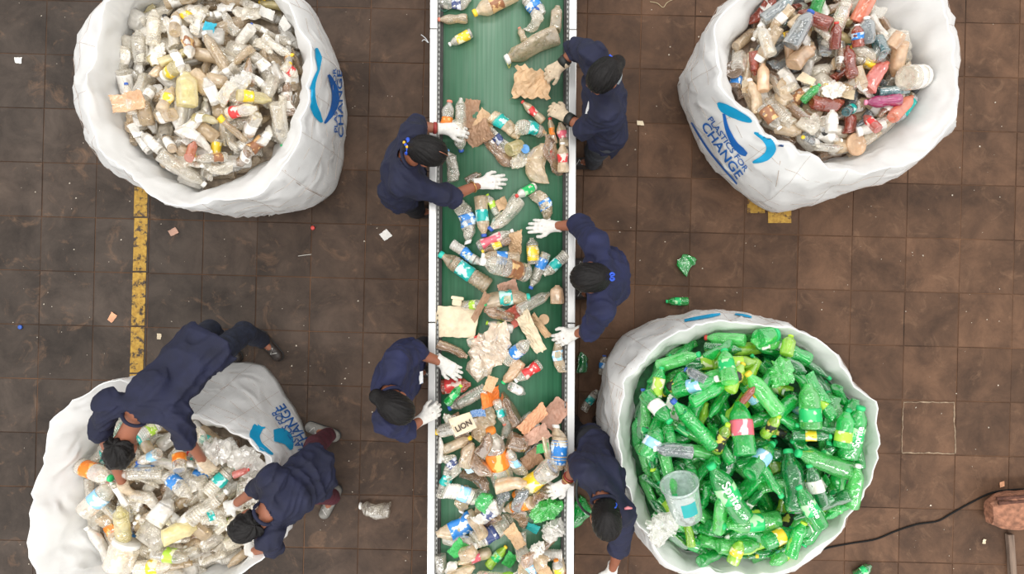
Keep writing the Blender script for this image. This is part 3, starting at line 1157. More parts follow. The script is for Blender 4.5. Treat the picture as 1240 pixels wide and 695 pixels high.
# ------------------------------------------------------------------ bottles and scraps
def crush_fn(level, seed, flat=1.0, bend=0.0, dents=6):
    r = random.Random(seed)
    ds = []
    for _ in range(dents):
        a = r.uniform(0, 2 * math.pi)
        d = np.array([r.uniform(-.5, .5), math.sin(a), math.cos(a)])
        d /= np.linalg.norm(d)
        ds.append((d, np.array([r.uniform(-.4, .4), 0, 0]), r.uniform(0.55, 0.9)))

    def fn(v, R_, L_):
        v = v.copy()
        for d, c_, t in ds:
            fall = np.clip(1 - np.abs(v[:, 0] / L_ - c_[0]) / 0.45, 0, 1)
            s = v[:, 1] * d[1] + v[:, 2] * d[2] + (v[:, 0] - c_[0] * L_) * d[0] * 0.5
            ex = np.maximum(0, s - t * R_) * level * fall
            v[:, 1] -= d[1] * ex
            v[:, 2] -= d[2] * ex
        k = level * R_ * 0.16
        q = v / R_
        taper = np.clip((0.40 - v[:, 0] / L_) / 0.15, 0, 1)
        v[:, 1] += k * taper * wob(q, 3.1, seed)
        v[:, 2] += k * taper * wob(q, 2.7, seed + 9)
        v[:, 2] *= flat + (1 - flat) * (1 - taper) * 0.6
        v[:, 1] *= 1 + (1 - flat) * 0.22 * taper
        v[:, 1] += bend * (v[:, 0] ** 2) / L_
        return v
    return fn


def prof_water(L_, R_):
    p = [(0.02, .6), (0.0, .82), (.012, .95), (.03, 1)]
    x = .06
    while x < .70:
        if .36 < x < .56:
            p += [(x, 1.0)]
            x += .10
        else:
            p += [(x, 1.0), (x + .014, .93), (x + .028, .93), (x + .042, 1.0)]
            x += .062
    p += [(.73, .98), (.79, .82), (.85, .58), (.89, .40), (.93, .36), (.95, .36)]
    return [((a - .5) * L_, b * R_) for a, b in p]


def prof_soda(L_, R_):
    p = [(.03, .5), (0, .66), (.01, .84), (.05, .98), (.12, 1), (.22, .97), (.32, .86), (.40, .84), (.50, .93), (.58, 1), (.66, .99), (.74, .86), (.82, .62), (.88, .44), (.92, .37), (.95, .37)]
    return [((a - .5) * L_, b * R_) for a, b in p]


def prof_plain(L_, R_):
    p = [(.03, .5), (0, .8), (.012, .96), (.04, 1), (.2, 1), (.4, 1), (.6, 1), (.68, .99), (.75, .9), (.82, .68), (.87, .48), (.91, .38), (.95, .37)]
    return [((a - .5) * L_, b * R_) for a, b in p]


def prof_jar(L_, R_):
    p = [(.03, .6), (0, .85), (.02, .97), (.08, 1), (.3, 1), (.5, 1), (.7, 1), (.78, .93), (.82, .84), (.90, .84), (.92, .84)]
    return [((a - .5) * L_, b * R_) for a, b in p]


def square(v, R_, p=5.0):
    a = np.arctan2(v[:, 1], v[:, 2])
    r = np.hypot(v[:, 1], v[:, 2])
    k = (np.abs(np.cos(a)) ** p + np.abs(np.sin(a)) ** p) ** (-1 / p)
    t = np.clip((r / R_ - .55) / .3, 0, 1)
    k = 1 + (k - 1) * t
    w_ = v.copy()
    w_[:, 1] *= k
    w_[:, 2] *= k
    return w_


KIND = {  # name, profile, L, R, square, spoken
    'W': ('water_bottle', prof_water, .26, .038, False, 'ribbed water bottle'),
    'S': ('soda_bottle', prof_soda, .22, .034, False, 'contoured soda bottle'),
    'P': ('drink_bottle', prof_plain, .22, .036, False, 'drink bottle'),
    'Q': ('square_bottle', prof_plain, .19, .036, True, 'square-sided bottle'),
    'J': ('plastic_jar', prof_jar, .12, .046, False, 'wide-mouthed jar'),
}
MESHES = {}


def bottle_meshes(kind, cr, seed):
    """(body, cap, wrapper low, wrapper mid) for a kind, crush level 0..2 and variant."""
    key = (kind, cr, seed)
    if key in MESHES:
        return MESHES[key]
    nm, pf, L_, R_, sq, _ = KIND[kind]
    fn = [crush_fn(0.35, seed, 1.0, 0, 4), crush_fn(0.8, seed + 20, .72, .25, 8), crush_fn(1.0, seed + 40, .45, .55 if seed % 2 else -.5, 12)][cr]
    seg = 16

    def rows(a, b, grow, steps=None):
        pr = pf(L_, R_)
        xs, rs = [q[0] for q in pr[1:]], [q[1] for q in pr[1:]]
        out = []
        for i in range(steps + 1):
            x = (a + (b - a) * i / steps - .5) * L_
            out.append((x, float(np.interp(x, xs, rs)) * grow))
        return out
    v, f = lathe(pf(L_, R_), seg)
    if sq:
        v = square(v, R_)
    body = mesh(nm, fn(v, R_, L_), f, cr < 2)
    capp = [(.925, .40), (.93, .44), (.985, .44), (1.0, .38)] if kind != 'J' else [(.84, .92), (.85, .97), (.98, .97), (1.0, .9)]
    v, f = lathe([((a - .5) * L_, b * R_) for a, b in capp], 14)
    cap = mesh('cap', fn(v, R_, L_), f)
    ws = []
    for (a, b) in ((.16, .44), (.34, .62), (.12, .66)):
        rw = rows(a, b, 1.035, 8)
        inner = [(x, r * .985) for x, r in rw[::-1]]
        v, f = lathe(rw + inner, seg, False, False)
        n_ = len(rw) * 2
        f += [((n_ - 1) * seg + k, (n_ - 1) * seg + (k + 1) % seg, (k + 1) % seg, k) for k in range(seg)]
        if sq:
            v = square(v, R_)
        ws.append(mesh('wrapper', fn(v, R_, L_), f))
    MESHES[key] = (body, cap, ws, L_, R_)
    return MESHES[key]


def film_mesh(seed):
    """Crumpled empty film or pouch, unit size 1 x .6 x .35."""
    key = ('film', seed)
    if key in MESHES:
        return MESHES[key]
    rows = [(-.5 + i / 15, max(0.03, math.sin(math.pi * min(1, max(0, (i + .4) / 15.8))) ** .55) * .30) for i in range(16)]
    v, f = lathe(rows, 22)
    v[:, 2] *= .55
    n = np.abs(wob(v, 12, seed)) * .20 + np.abs(wob(v, 27, seed + 4)) * .10
    d = v / np.maximum(np.linalg.norm(v, axis=1, keepdims=True), 1e-6)
    v = v - d * (n[:, None] * np.array([.8, 1, .9])) + np.stack([.05 * wob(v, 7, seed + 1), .06 * wob(v, 6, seed + 2), .03 * wob(v, 9, seed + 3)], 1)
    MESHES[key] = mesh('crumpled_film', v, f, False)
    return MESHES[key]


def sheet_fn(seed, rug):
    r = random.Random(seed)
    cor = [(-.5 + r.uniform(-.06, .12), -.30 + r.uniform(-.05, .09)), (.5 - r.uniform(-.06, .16), -.30 + r.uniform(-.05, .10)),
           (.5 - r.uniform(-.06, .16), .30 - r.uniform(-.05, .10)), (-.5 + r.uniform(-.06, .14), .30 - r.uniform(-.05, .09))]
    folds = []
    for _ in range(5):
        a = r.uniform(0, math.pi)
        folds.append((math.cos(a), math.sin(a), r.uniform(-.22, .22), r.uniform(-.35, .35) * rug))

    def xy(u, v):
        x = (cor[0][0] * (1 - u) + cor[1][0] * u) * (1 - v) + (cor[3][0] * (1 - u) + cor[2][0] * u) * v
        y = (cor[0][1] * (1 - u) + cor[1][1] * u) * (1 - v) + (cor[3][1] * (1 - u) + cor[2][1] * u) * v
        e = .011 * rug
        return x + e * math.sin(17 * v + seed) + e * math.sin(31 * v + 2 * seed), y + e * math.sin(13 * u + seed * 1.3) + e * math.sin(29 * u + seed)

    def zf(x, y):
        z = 0.0
        for c_, s_, o_, k_ in folds:
            z += k_ * abs(x * c_ + y * s_ - o_)
        return z + .014 * rug * math.sin(43 * x + 9 * math.sin(21 * y + seed)) + .012 * rug * math.sin(51 * y + 7 * math.sin(25 * x))
    return xy, zf


def sheet_mesh(seed, rug=1.0, thick=.05):
    """Folded piece of card or crushed carton, unit size 1 x .6, with thickness."""
    key = ('sheet', seed, rug)
    if key in MESHES:
        return MESHES[key]
    xy, zf = sheet_fn(seed, rug)
    nx, ny = 15, 10
    up = []
    for j in range(ny):
        for i in range(nx):
            x, y = xy(i / (nx - 1), j / (ny - 1))
            up.append((x, y, zf(x, y)))
    up = np.array(up)
    up[:, 2] -= up[:, 2].mean()
    m_ = np.abs(up[:, 2]).max()
    if m_ > .16:
        up[:, 2] *= .16 / m_
    lo = up.copy()
    lo[:, 2] -= thick
    V = np.concatenate([up, lo])
    n_ = nx * ny
    f = []
    for j in range(ny - 1):
        for i in range(nx - 1):
            a = j * nx + i
            f.append((a, a + 1, a + nx + 1, a + nx))
            f.append((n_ + a, n_ + a + nx, n_ + a + nx + 1, n_ + a + 1))
    ring = [i for i in range(nx)] + [j * nx + nx - 1 for j in range(1, ny)] + [(ny - 1) * nx + i for i in range(nx - 2, -1, -1)] + [j * nx for j in range(ny - 2, 0, -1)]
    for k in range(len(ring)):
        a, b = ring[k], ring[(k + 1) % len(ring)]
        f.append((b, a, n_ + a, n_ + b))
    MESHES[key] = mesh('scrap', V, f, False)
    return MESHES[key]


def tub_mesh():
    if 'tub' in MESHES:
        return MESHES['tub']
    p = [(-.5, .05), (-.5, .34), (-.47, .38), (.30, .44), (.42, .45), (.44, .49), (.5, .49), (.5, .46), (.44, .44), (-.44, .36), (-.45, .05)]
    v, f = lathe(p, 28)
    MESHES['tub'] = mesh('plastic_tub', v, f)
    return MESHES['tub']


def tray_mesh(seed):
    key = ('tray', seed)
    if key in MESHES:
        return MESHES[key]
    bm = bmesh.new()
    bmesh.ops.create_cube(bm, size=1.0)
    for q in bm.verts:
        q.co = Vector((q.co.x * (1 if q.co.z < 0 else .82), q.co.y * .68 * (1 if q.co.z < 0 else .78), q.co.z * .30))
    bmesh.ops.bevel(bm, geom=bm.edges[:], offset=.07, segments=2, affect='EDGES')
    bmesh.ops.subdivide_edges(bm, edges=[e for e in bm.edges if e.calc_length() > .3], cuts=2, use_grid_fill=True)
    v = np.array([q.co[:] for q in bm.verts])
    d = .05 * wob(v, 6, seed)
    for q, k in zip(bm.verts, d):
        q.co.z += float(k)
        q.co.y += float(k) * .4
    me = bm_mesh(bm, 'plastic_tray', True)
    MESHES[key] = me
    return me


def disc_mesh():
    if 'disc' in MESHES:
        return MESHES['disc']
    p = [(-.06, .03), (-.06, .5), (.06, .5), (.08, .47), (.05, .42), (.06, .22), (.03, .20), (.03, .02)]
    v, f = lathe(p, 24)
    v = v[:, [2, 1, 0]] * np.array([1, 1, 1])
    MESHES['disc'] = mesh('lid', v, f)
    return MESHES['disc']


class Heap:
    """Height map on which things come to rest one after the other."""
    def __init__(self, x0, x1, y0, y1, fn, cell=0.012):
        self.x0, self.y0, self.cell = x0, y0, cell
        nx, ny = int((x1 - x0) / cell) + 1, int((y1 - y0) / cell) + 1
        X, Y = np.meshgrid(x0 + cell * np.arange(nx), y0 + cell * np.arange(ny), indexing='ij')
        self.X, self.Y = X, Y
        self.h = fn(X, Y)

    def _win(self, x, y, r):
        i0, i1 = int((x - r - self.x0) / self.cell), int((x + r - self.x0) / self.cell) + 2
        j0, j1 = int((y - r - self.y0) / self.cell), int((y + r - self.y0) / self.cell) + 2
        return slice(max(0, i0), max(0, i1)), slice(max(0, j0), max(0, j1))

    def drop(self, x, y, yaw, L_, W, Ht, sink=0.8, maxp=0.6):
        s = self._win(x, y, L_ / 2 + .02)
        X, Y, h = self.X[s] - x, self.Y[s] - y, self.h[s]
        c, sn = math.cos(yaw), math.sin(yaw)
        u, v = X * c + Y * sn, -X * sn + Y * c
        inside = (np.abs(u) < L_ / 2) & (np.abs(v) < W / 2 * .7)
        if not inside.any():
            return 0.9, 0.0
        a, b = inside & (u < 0), inside & (u >= 0)
        za = np.percentile(h[a], 82) if a.any() else h[inside].max()
        zb = np.percentile(h[b], 82) if b.any() else h[inside].max()
        p = max(-maxp, min(maxp, math.atan2(zb - za, L_ * .5)))
        z = (za + zb) / 2 + Ht / 2 * sink
        foot = (np.abs(u) < L_ / 2) & (np.abs(v) < W / 2)
        topz = z + u * math.tan(p) + Ht / 2 * np.sqrt(np.maximum(0, 1 - (v / (W / 2)) ** 2))
        h[foot] = np.maximum(h[foot], topz[foot])
        self.h[s] = h
        return z, p


ITEMS = []    # every loose thing, with what its label needs


def put(o, x, y, z, yaw, pitch, roll):
    o.rotation_euler = (Matrix.Rotation(yaw, 3, 'Z') @ Matrix.Rotation(-pitch, 3, 'Y') @ Matrix.Rotation(roll, 3, 'X')).to_euler()
    o.location = (x, y, z)


def add_bottle(heap, x, y, yaw, L_, W, kind='P', color='clr', wrap=None, cap='white', cr=0, seed=0, where='', wpos=1, z=None, pitch=None, sink=.8, roll=None, group=None, extra=''):
    body, cp, ws, L0, R0 = bottle_meshes(kind, cr, seed % 3)
    flat = (1, .72, .45)[cr]
    z_, p_ = heap.drop(x, y, yaw, L_ * .96, W, W * flat, sink) if heap is not None else (0, 0)
    z = z_ if z is None else z
    p_ = p_ if pitch is None else pitch
    nm = KIND[kind][0]
    if cr == 2:
        nm = 'crushed_bottle'
    o = link(nm, body, petm(color))
    r = random.Random(int(x * 9999) ^ int(y * 7777))
    put(o, x, y, z, yaw, p_, roll if roll is not None else (r.uniform(-.35, .35) if cr == 2 else r.uniform(0, 6.28)))
    o.scale = (L_ / L0, W / (2 * R0), W / (2 * R0))
    if cap:
        link('cap', cp, capm(cap), o)
    if wrap:
        link('wrapper', ws[wpos], wrapm(wrap), o)
    adj = PETC[color][2]
    crn = ('', 'dented ', 'crushed ')[cr]
    txt = f'{crn}{adj} {KIND[kind][5]}' if cr < 2 else f'{crn}{adj} bottle'
    wt = ''
    if wrap and cap:
        wt = f' with {wrap} wrapper and {cap} cap'
    elif wrap:
        wt = f' with {wrap} wrapper'
    elif cap:
        wt = f' with {cap} cap'
    ITEMS.append(dict(o=o, txt=txt + wt + extra, short=txt, where=where, cat='bottle', x=x, y=y, group=group))
    return o


def add_flat(heap, x, y, yaw, L_, W, kind, mat, txt, cat, where='', seed=0, name=None, sink=.5, thick=None, group=None, z=None):
    me = {'B': lambda: film_mesh(seed % 6), 'X': lambda: sheet_mesh(seed % 7, 1.0), 'T': tub_mesh, 'Y': lambda: tray_mesh(seed % 4), 'D': disc_mesh}[kind]()
    base = {'B': (1, .6, .33), 'X': (1, .6, .30), 'T': (1, .98, .98), 'Y': (1, .68, .30), 'D': (1, 1, .14)}[kind]
    k = L_ / base[0]
    ky = W / base[1]
    kz = (k + ky) / 2 if thick is None else thick / base[2]
    ht = base[2] * kz
    z_, p = heap.drop(x, y, yaw, L_ * .9, W * .9, ht, sink, .4) if heap is not None else (0, 0)
    z = z_ if z is None else z
    o = link(name or {'B': 'crumpled_film', 'X': 'scrap', 'T': 'plastic_tub', 'Y': 'plastic_tray', 'D': 'lid'}[kind], me, mat)
    put(o, x, y, z, yaw, p, 0)
    o.scale = (k, ky, kz)
    ITEMS.append(dict(o=o, txt=txt, short=txt, where=where, cat=cat, x=x, y=y, group=group))
    return o


CLOCK = ['three', 'two', 'one', 'twelve', 'eleven', 'ten', 'nine', 'eight', 'seven', 'six', 'five', 'four']


def clock(b, x, y):
    dx, dy = x - b.c.x, y - b.c.y
    t = math.atan2(dy, dx)
    k = int(round(t / (math.pi / 6))) % 12
    rho = math.hypot(dx, dy) / b.rad(t)
    if rho < .24:
        return 'at the centre of '
    return f"at {CLOCK[k]} o'clock " + ('near the rim of ' if rho > .72 else 'midway in ' if rho > .48 else 'near the centre of ')


Bag.rad = lambda self, t: float(np.interp(t, np.concatenate([self.t - 2 * np.pi, self.t, self.t + 2 * np.pi]), np.tile(self.rf, 3)))


def mound(b, mat, label, sunk=0.085):
    c = b.c

    def hfn(X, Y):
        t = np.arctan2(Y - c.y, X - c.x)
        rf = np.interp(t, np.concatenate([b.t - 2 * np.pi, b.t, b.t + 2 * np.pi]), np.tile(b.rf, 3))
        rho = np.hypot(X - c.x, Y - c.y) / rf
        p = np.stack([X, Y, 0 * X], -1)
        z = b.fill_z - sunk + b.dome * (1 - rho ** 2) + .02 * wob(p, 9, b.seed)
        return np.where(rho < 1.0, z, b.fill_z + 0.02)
    hp = Heap(c.x - .85, c.x + .85, c.y - .85, c.y + .85, hfn)
    vs_, fs = [(c.x, c.y)], []
    NR, NA = 14, 64
    for i in range(1, NR + 1):
        for k in range(NA):
            t = -math.pi + 2 * math.pi * k / NA
            r = b.rad(t) * i / NR * 1.0
            vs_.append((c.x + r * math.cos(t), c.y + r * math.sin(t)))
    A = np.array(vs_)
    t = np.arctan2(A[:, 1] - c.y, A[:, 0] - c.x)
    rho = np.concatenate([[0], np.repeat(np.arange(1, NR + 1) / NR, NA)])
    z = b.fill_z - sunk - .03 + b.dome * (1 - rho ** 2)
    V = np.column_stack([A, z])
    V[:, 2] += .022 * wob(V, 25, b.seed) * (rho < 1)
    for k in range(NA):
        fs.append((0, 1 + k, 1 + (k + 1) % NA))
    for i in range(NR - 1):
        for k in range(NA):
            k2 = (k + 1) % NA
            fs.append((1 + i * NA + k, 1 + (i + 1) * NA + k, 1 + (i + 1) * NA + k2, 1 + i * NA + k2))
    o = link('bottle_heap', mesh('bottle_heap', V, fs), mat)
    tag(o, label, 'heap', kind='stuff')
    return hp, o


def fill_bag(b, n_low, n_top, choose, hp, heap_obj, where, seed, Lr=(.15, .26), low_mats=None):
    """The lower layer becomes part of the heap, the upper layer things of their own."""
    r = random.Random(seed)
    lv, lf, lm = [], [], []

    def spot(L_, dmin, tries=44):
        """A free place; near the rim things lie along it."""
        best, bs = None, -1
        for _ in range(tries):
            t = r.uniform(-math.pi, math.pi)
            q = math.sqrt(r.random()) * .97
            rr = b.rad(t) * q
            x, y = b.c.x + rr * math.cos(t), b.c.y + rr * math.sin(t)
            yaw = r.uniform(0, 6.28) if q < .68 else t + math.pi / 2 * r.choice((-1, 1)) + r.uniform(-.35, .35)
            ok = True
            for s_ in (-.5, .5):
                ex, ey = x + math.cos(yaw) * L_ * s_ - b.c.x, y + math.sin(yaw) * L_ * s_ - b.c.y
                if math.hypot(ex, ey) > b.rad(math.atan2(ey, ex)) * 1.0:
                    ok = False
            if not ok:
                continue
            dd = min([(x - a_) ** 2 + (y - c_) ** 2 for a_, c_ in dmin] or [9])
            if dd > bs:
                best, bs = (x, y, yaw), dd
            if len(dmin) > 4 and _ > 12 and best:
                break
        return best
    used = []
    for k in range(n_low):
        L_, W = r.uniform(*Lr), r.uniform(.055, .085)
        s = spot(L_, used)
        if not s:
            continue
        used.append(s[:2])
        yaw = s[2]
        kind = r.choice('WSPPQ')
        body, cp, ws, L0, R0 = bottle_meshes(kind, r.choice((0, 1, 1)), r.randrange(3))
        z, p = hp.drop(s[0], s[1], yaw, L_, W, W * .8, .8)
        M_ = Matrix.Translation((s[0], s[1], z)) @ (Matrix.Rotation(yaw, 4, 'Z') @ Matrix.Rotation(-p, 4, 'Y') @ Matrix.Rotation(r.uniform(0, 6), 4, 'X')) @ Matrix.Diagonal((L_ / L0, W / (2 * R0), W / (2 * R0), 1))
        base = len(lv)
        lv += [M_ @ q.co for q in body.vertices]
        mi = r.randrange(len(low_mats))
        for pl in body.polygons:
            lf.append([i + base for i in pl.vertices])
            lm.append(mi)
    if lv:
        me = mesh('lower_bottles', lv, lf)
        for m_ in low_mats:
            me.materials.append(m_)
        me.polygons.foreach_set('material_index', np.array(lm, dtype=np.int32))
        lo = link('lower_bottles', me, None, heap_obj)
        lo['kind'] = 'stuff'
    used = []
    for k in range(n_top):
        a = choose(r)
        L_, W = a.pop('L'), a.pop('W')
        s = spot(L_, used)
        if not s:
            continue
        used.append(s[:2])
        yaw = s[2]
        fam = a.pop('fam', 'bottle')
        if fam == 'bottle':
            add_bottle(hp, s[0], s[1], yaw, L_, W, seed=r.randrange(99), where=('bag', b, where), group='bottles in ' + where, **a)
        else:
            add_flat(hp, s[0], s[1], yaw, L_, W, where=('bag', b, where), seed=r.randrange(99), group='pieces in ' + where, **a)


def heroes(b, hp, where, zt, lst):
    """Things one can single out on top of a heap: kind, px, py, angle, length px, width px, ..."""
    for n, t in enumerate(lst):
        kind, px, py, ang, lp, wp = t[:6]
        kw = dict(t[6]) if len(t) > 6 else {}
        k = (H - zt) / F
        p = P(px, py, zt)
        if kind in KIND:
            add_bottle(hp, p.x, p.y, R(ang), lp * k, wp * k, kind, seed=n, where=('bag', b, where), sink=kw.pop('sink', .7), **kw)
        else:
            add_flat(hp, p.x, p.y, R(ang), lp * k, wp * k, kind, where=('bag', b, where), seed=n, **kw)


# --- bag 1: clear food and drink containers
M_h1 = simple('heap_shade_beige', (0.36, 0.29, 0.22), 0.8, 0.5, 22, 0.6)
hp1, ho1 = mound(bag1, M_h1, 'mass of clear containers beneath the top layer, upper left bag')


def ch1(r):
    q = r.random()
    if q < .13:
        return dict(fam='flat', kind='Y', mat=r.choice([petm('clr'), petm('wht'), petm('tan')]), txt='clear moulded food tray', cat='tray', L=r.uniform(.13, .18), W=r.uniform(.09, .12))
    if q < .21:
        return dict(fam='flat', kind='X', mat=scrapm('white'), txt='white paper label scrap', cat='scrap', name='paper_scrap', L=r.uniform(.08, .14), W=r.uniform(.05, .07))
    if q < .27:
        return dict(fam='flat', kind='B', mat=petm(r.choice(['wht', 'tan'])), txt='crumpled clear film', cat='film', L=r.uniform(.15, .22), W=r.uniform(.1, .14))
    kind = r.choice('WSPPPQQQJ')
    return dict(kind=kind, color=r.choices(['clr', 'tan', 'wht', 'yel', 'brn'], [11, 2.5, 5, 1.0, .5])[0], cr=r.choices([0, 1, 2], [3, 4, 2])[0],
                wrap=r.choices([None, 'white', 'yellow', 'red', 'brown', 'blue'], [9, 7, .8, .4, .7, .3])[0], wpos=r.randrange(3),
                cap=r.choices([None, 'white', 'black', 'yellow', 'blue'], [6, 3, .5, .6, .3])[0], L=r.uniform(.14, .24), W=r.uniform(.052, .085))


LOWC = [petm('clr'), petm('tan'), petm('wht'), petm('brn')]
fill_bag(bag1, 95, 125, ch1, hp1, ho1, 'the upper left bag', 11, low_mats=[petm('clr'), petm('wht'), petm('tan')])
heroes(bag1, hp1, 'the upper left bag', .85, [
    ('W', 187, 33, 85, 44, 17, dict(color='clr', cap=None)), ('W', 166, 54, 95, 42, 18, dict(color='clr', cap=None)),
    ('P', 263, 64, 118, 50, 14, dict(color='tan', cap='white')), ('Q', 236, 113, 90, 42, 22, dict(color='yel', cap=None)),
    ('P', 222, 206, -38, 62, 17, dict(color='clr', cap='white')), ('P', 238, 186, 90, 28, 15, dict(color='org', cap=None, cr=1)),
    ('P', 337, 150, -92, 56, 19, dict(color='clr', cap='green')), ('X', 166, 130, 12, 44, 22, dict(mat=petm('ltn'), txt='large crushed tan bottle', cat='bottle', name='crushed_bottle')),
    ('X', 256, 35, -20, 20, 14, dict(mat=simple('blue_foil', (.03, .42, .58), .3, .2, 20, .3), txt='bright blue crumpled foil piece', cat='scrap', name='foil_scrap')),
    ('S', 300, 138, 5, 44, 15, dict(color='clr', wrap='red', wpos=0, cap=None)), ('Q', 261, 113, 105, 34, 14, dict(color='wht', wrap='white', wpos=2, cap=None)),
    ('S', 213, 125, 75, 36, 14, dict(color='tan', wrap='yellow', cap=None)), ('P', 352, 86, -40, 22, 13, dict(color='clr', wrap='red', cap=None)),
    ('P', 216, 30, 100, 38, 13, dict(color='tan', wrap='white', cap=None)), ('J', 212, 90, 200, 26, 16, dict(color='yel', wrap='yellow', cap='white')),
])

# --- bag 2: mixed colours
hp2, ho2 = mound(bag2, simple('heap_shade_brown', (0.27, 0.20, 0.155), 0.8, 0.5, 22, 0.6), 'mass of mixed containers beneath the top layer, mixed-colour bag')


def ch2(r):
    q = r.random()
    if q < .08:
        return dict(fam='flat', kind='Y', mat=r.choice([petm('clr'), petm('tan')]), txt='clear moulded food tray', cat='tray', L=r.uniform(.12, .16), W=r.uniform(.08, .11))
    if q < .14:
        return dict(fam='flat', kind='X', mat=scrapm(r.choice(['white', 'cream'])), txt='pale paper scrap', cat='scrap', name='paper_scrap', L=r.uniform(.07, .12), W=r.uniform(.05, .07))
    kind = r.choice('WSPPQQJ')
    return dict(kind=kind, color=r.choices(['clr', 'tan', 'brn', 'yel', 'gbl', 'amb', 'ltn', 'wht'], [9, 5, 4, 1.5, 1.2, 1, .8, 2])[0], cr=r.choices([0, 1, 2], [4, 4, 2])[0],
                wrap=r.choices([None, 'white', 'yellow', 'brown', 'blue', 'teal'], [11, 4, .7, .7, .4, .3])[0], wpos=r.randrange(3),
                cap=r.choices([None, 'white', 'black', 'yellow', 'blue', 'red'], [6, 3, .5, .6, .3, .3])[0], L=r.uniform(.14, .23), W=r.uniform(.05, .08))


fill_bag(bag2, 85, 105, ch2, hp2, ho2, 'the mixed-colour bag', 23, low_mats=[petm('clr'), petm('tan'), petm('brn'), petm('gbl')])
heroes(bag2, hp2, 'the mixed-colour bag', .84, [
    ('P', 980, 27, 148, 44, 17, dict(color='amb', cap=None)), ('P', 1003, 50, 95, 31, 13, dict(color='amb', cap='red')),
    ('S', 1021, 79, 92, 42, 14, dict(color='amb', cap=None)), ('P', 1038, 14, 68, 40, 18, dict(color='org', cap=None)),
    ('P', 959, 44, 60, 46, 21, dict(color='gbl', cap='blue')), ('Q', 1040, 43, 110, 30, 17, dict(color='gbl', cap='white')),
    ('Q', 1057, 58, 100, 34, 18, dict(color='tea', cap=None, cr=1)), ('P', 1085, 74, -85, 44, 18, dict(color='ltn', cap=None)),
    ('J', 1073, 56, 60, 20, 16, dict(color='ltn', cap=None)), ('P', 1082, 112, 4, 42, 16, dict(color='tea', cap=None)),
    ('S', 1064, 125, 182, 42, 15, dict(color='mag', cap='pink')), ('P', 1089, 131, 42, 50, 15, dict(color='org', cap=None)),
    ('P', 1000, 128, 2, 46, 19, dict(color='amb', cap=None, cr=1)), ('P', 1057, 92, 52, 46, 17, dict(color='red', cap=None, cr=1)),
    ('D', 891, 82, 0, 22, 22, dict(mat=pet('plastic_smoky_brown', (.25, .16, .10), .75), txt='smoky brown round lid', cat='lid')),
    ('D', 1041, 173, 0, 28, 28, dict(mat=petm('ltn'), txt='tan round lid', cat='lid')),
    ('J', 1104, 95, 15, 38, 30, dict(color='clr', wrap='white', cap='white')), ('P', 977, 116, 48, 27, 10, dict(color='grn', cap='green')),
    ('P', 986, 8, 80, 28, 15, dict(color='grn', cap=None)), ('P', 1029, 50, 100, 26, 14, dict(color='amb', wrap='blue', wpos=1, cap='white')),
    ('Q', 965, 72, 40, 36, 22, dict(color='ltn', cap=None, cr=1)), ('P', 923, 52, 105, 42, 15, dict(color='clr', cap='white')),
    ('P', 1051, 150, 115, 28, 12, dict(color='red', wrap='red', cap=None)), ('P', 1030, 132, 30, 28, 12, dict(color='tea', wrap='teal', cap=None)),
    ('P', 996, 152, 88, 28, 14, dict(color='wht', wrap='white', cap=None)),
    ('B', 1003, 112, 20, 34, 24, dict(mat=petm('wht'), txt='crumpled pale film', cat='film')),
    ('P', 940, 14, 35, 46, 16, dict(color='gbl', cap=None)), ('W', 1014, 20, 70, 44, 17, dict(color='clr', cap=None)),
])

# --- bag 3: green soda bottles
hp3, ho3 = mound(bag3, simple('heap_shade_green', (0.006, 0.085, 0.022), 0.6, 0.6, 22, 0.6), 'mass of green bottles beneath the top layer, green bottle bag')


def ch3(r):
    return dict(kind=r.choice('WSSPPPQ'), color=r.choices(['grn', 'dgr', 'lgr', 'lim'], [9, 3, 3, 1.3])[0], cr=r.choices([0, 1, 2], [5, 4, 1.2])[0],
                wrap=r.choices([None, 'green', 'lime', 'white', 'yellow', 'black', 'sky'], [10, 2.2, 1.6, .6, .8, .6, .3])[0], wpos=r.randrange(3),
                cap=r.choices([None, 'green', 'white', 'yellow', 'blue', 'lime'], [5, 4, .4, .7, .5, .7])[0], L=r.uniform(.17, .29), W=r.uniform(.055, .09))


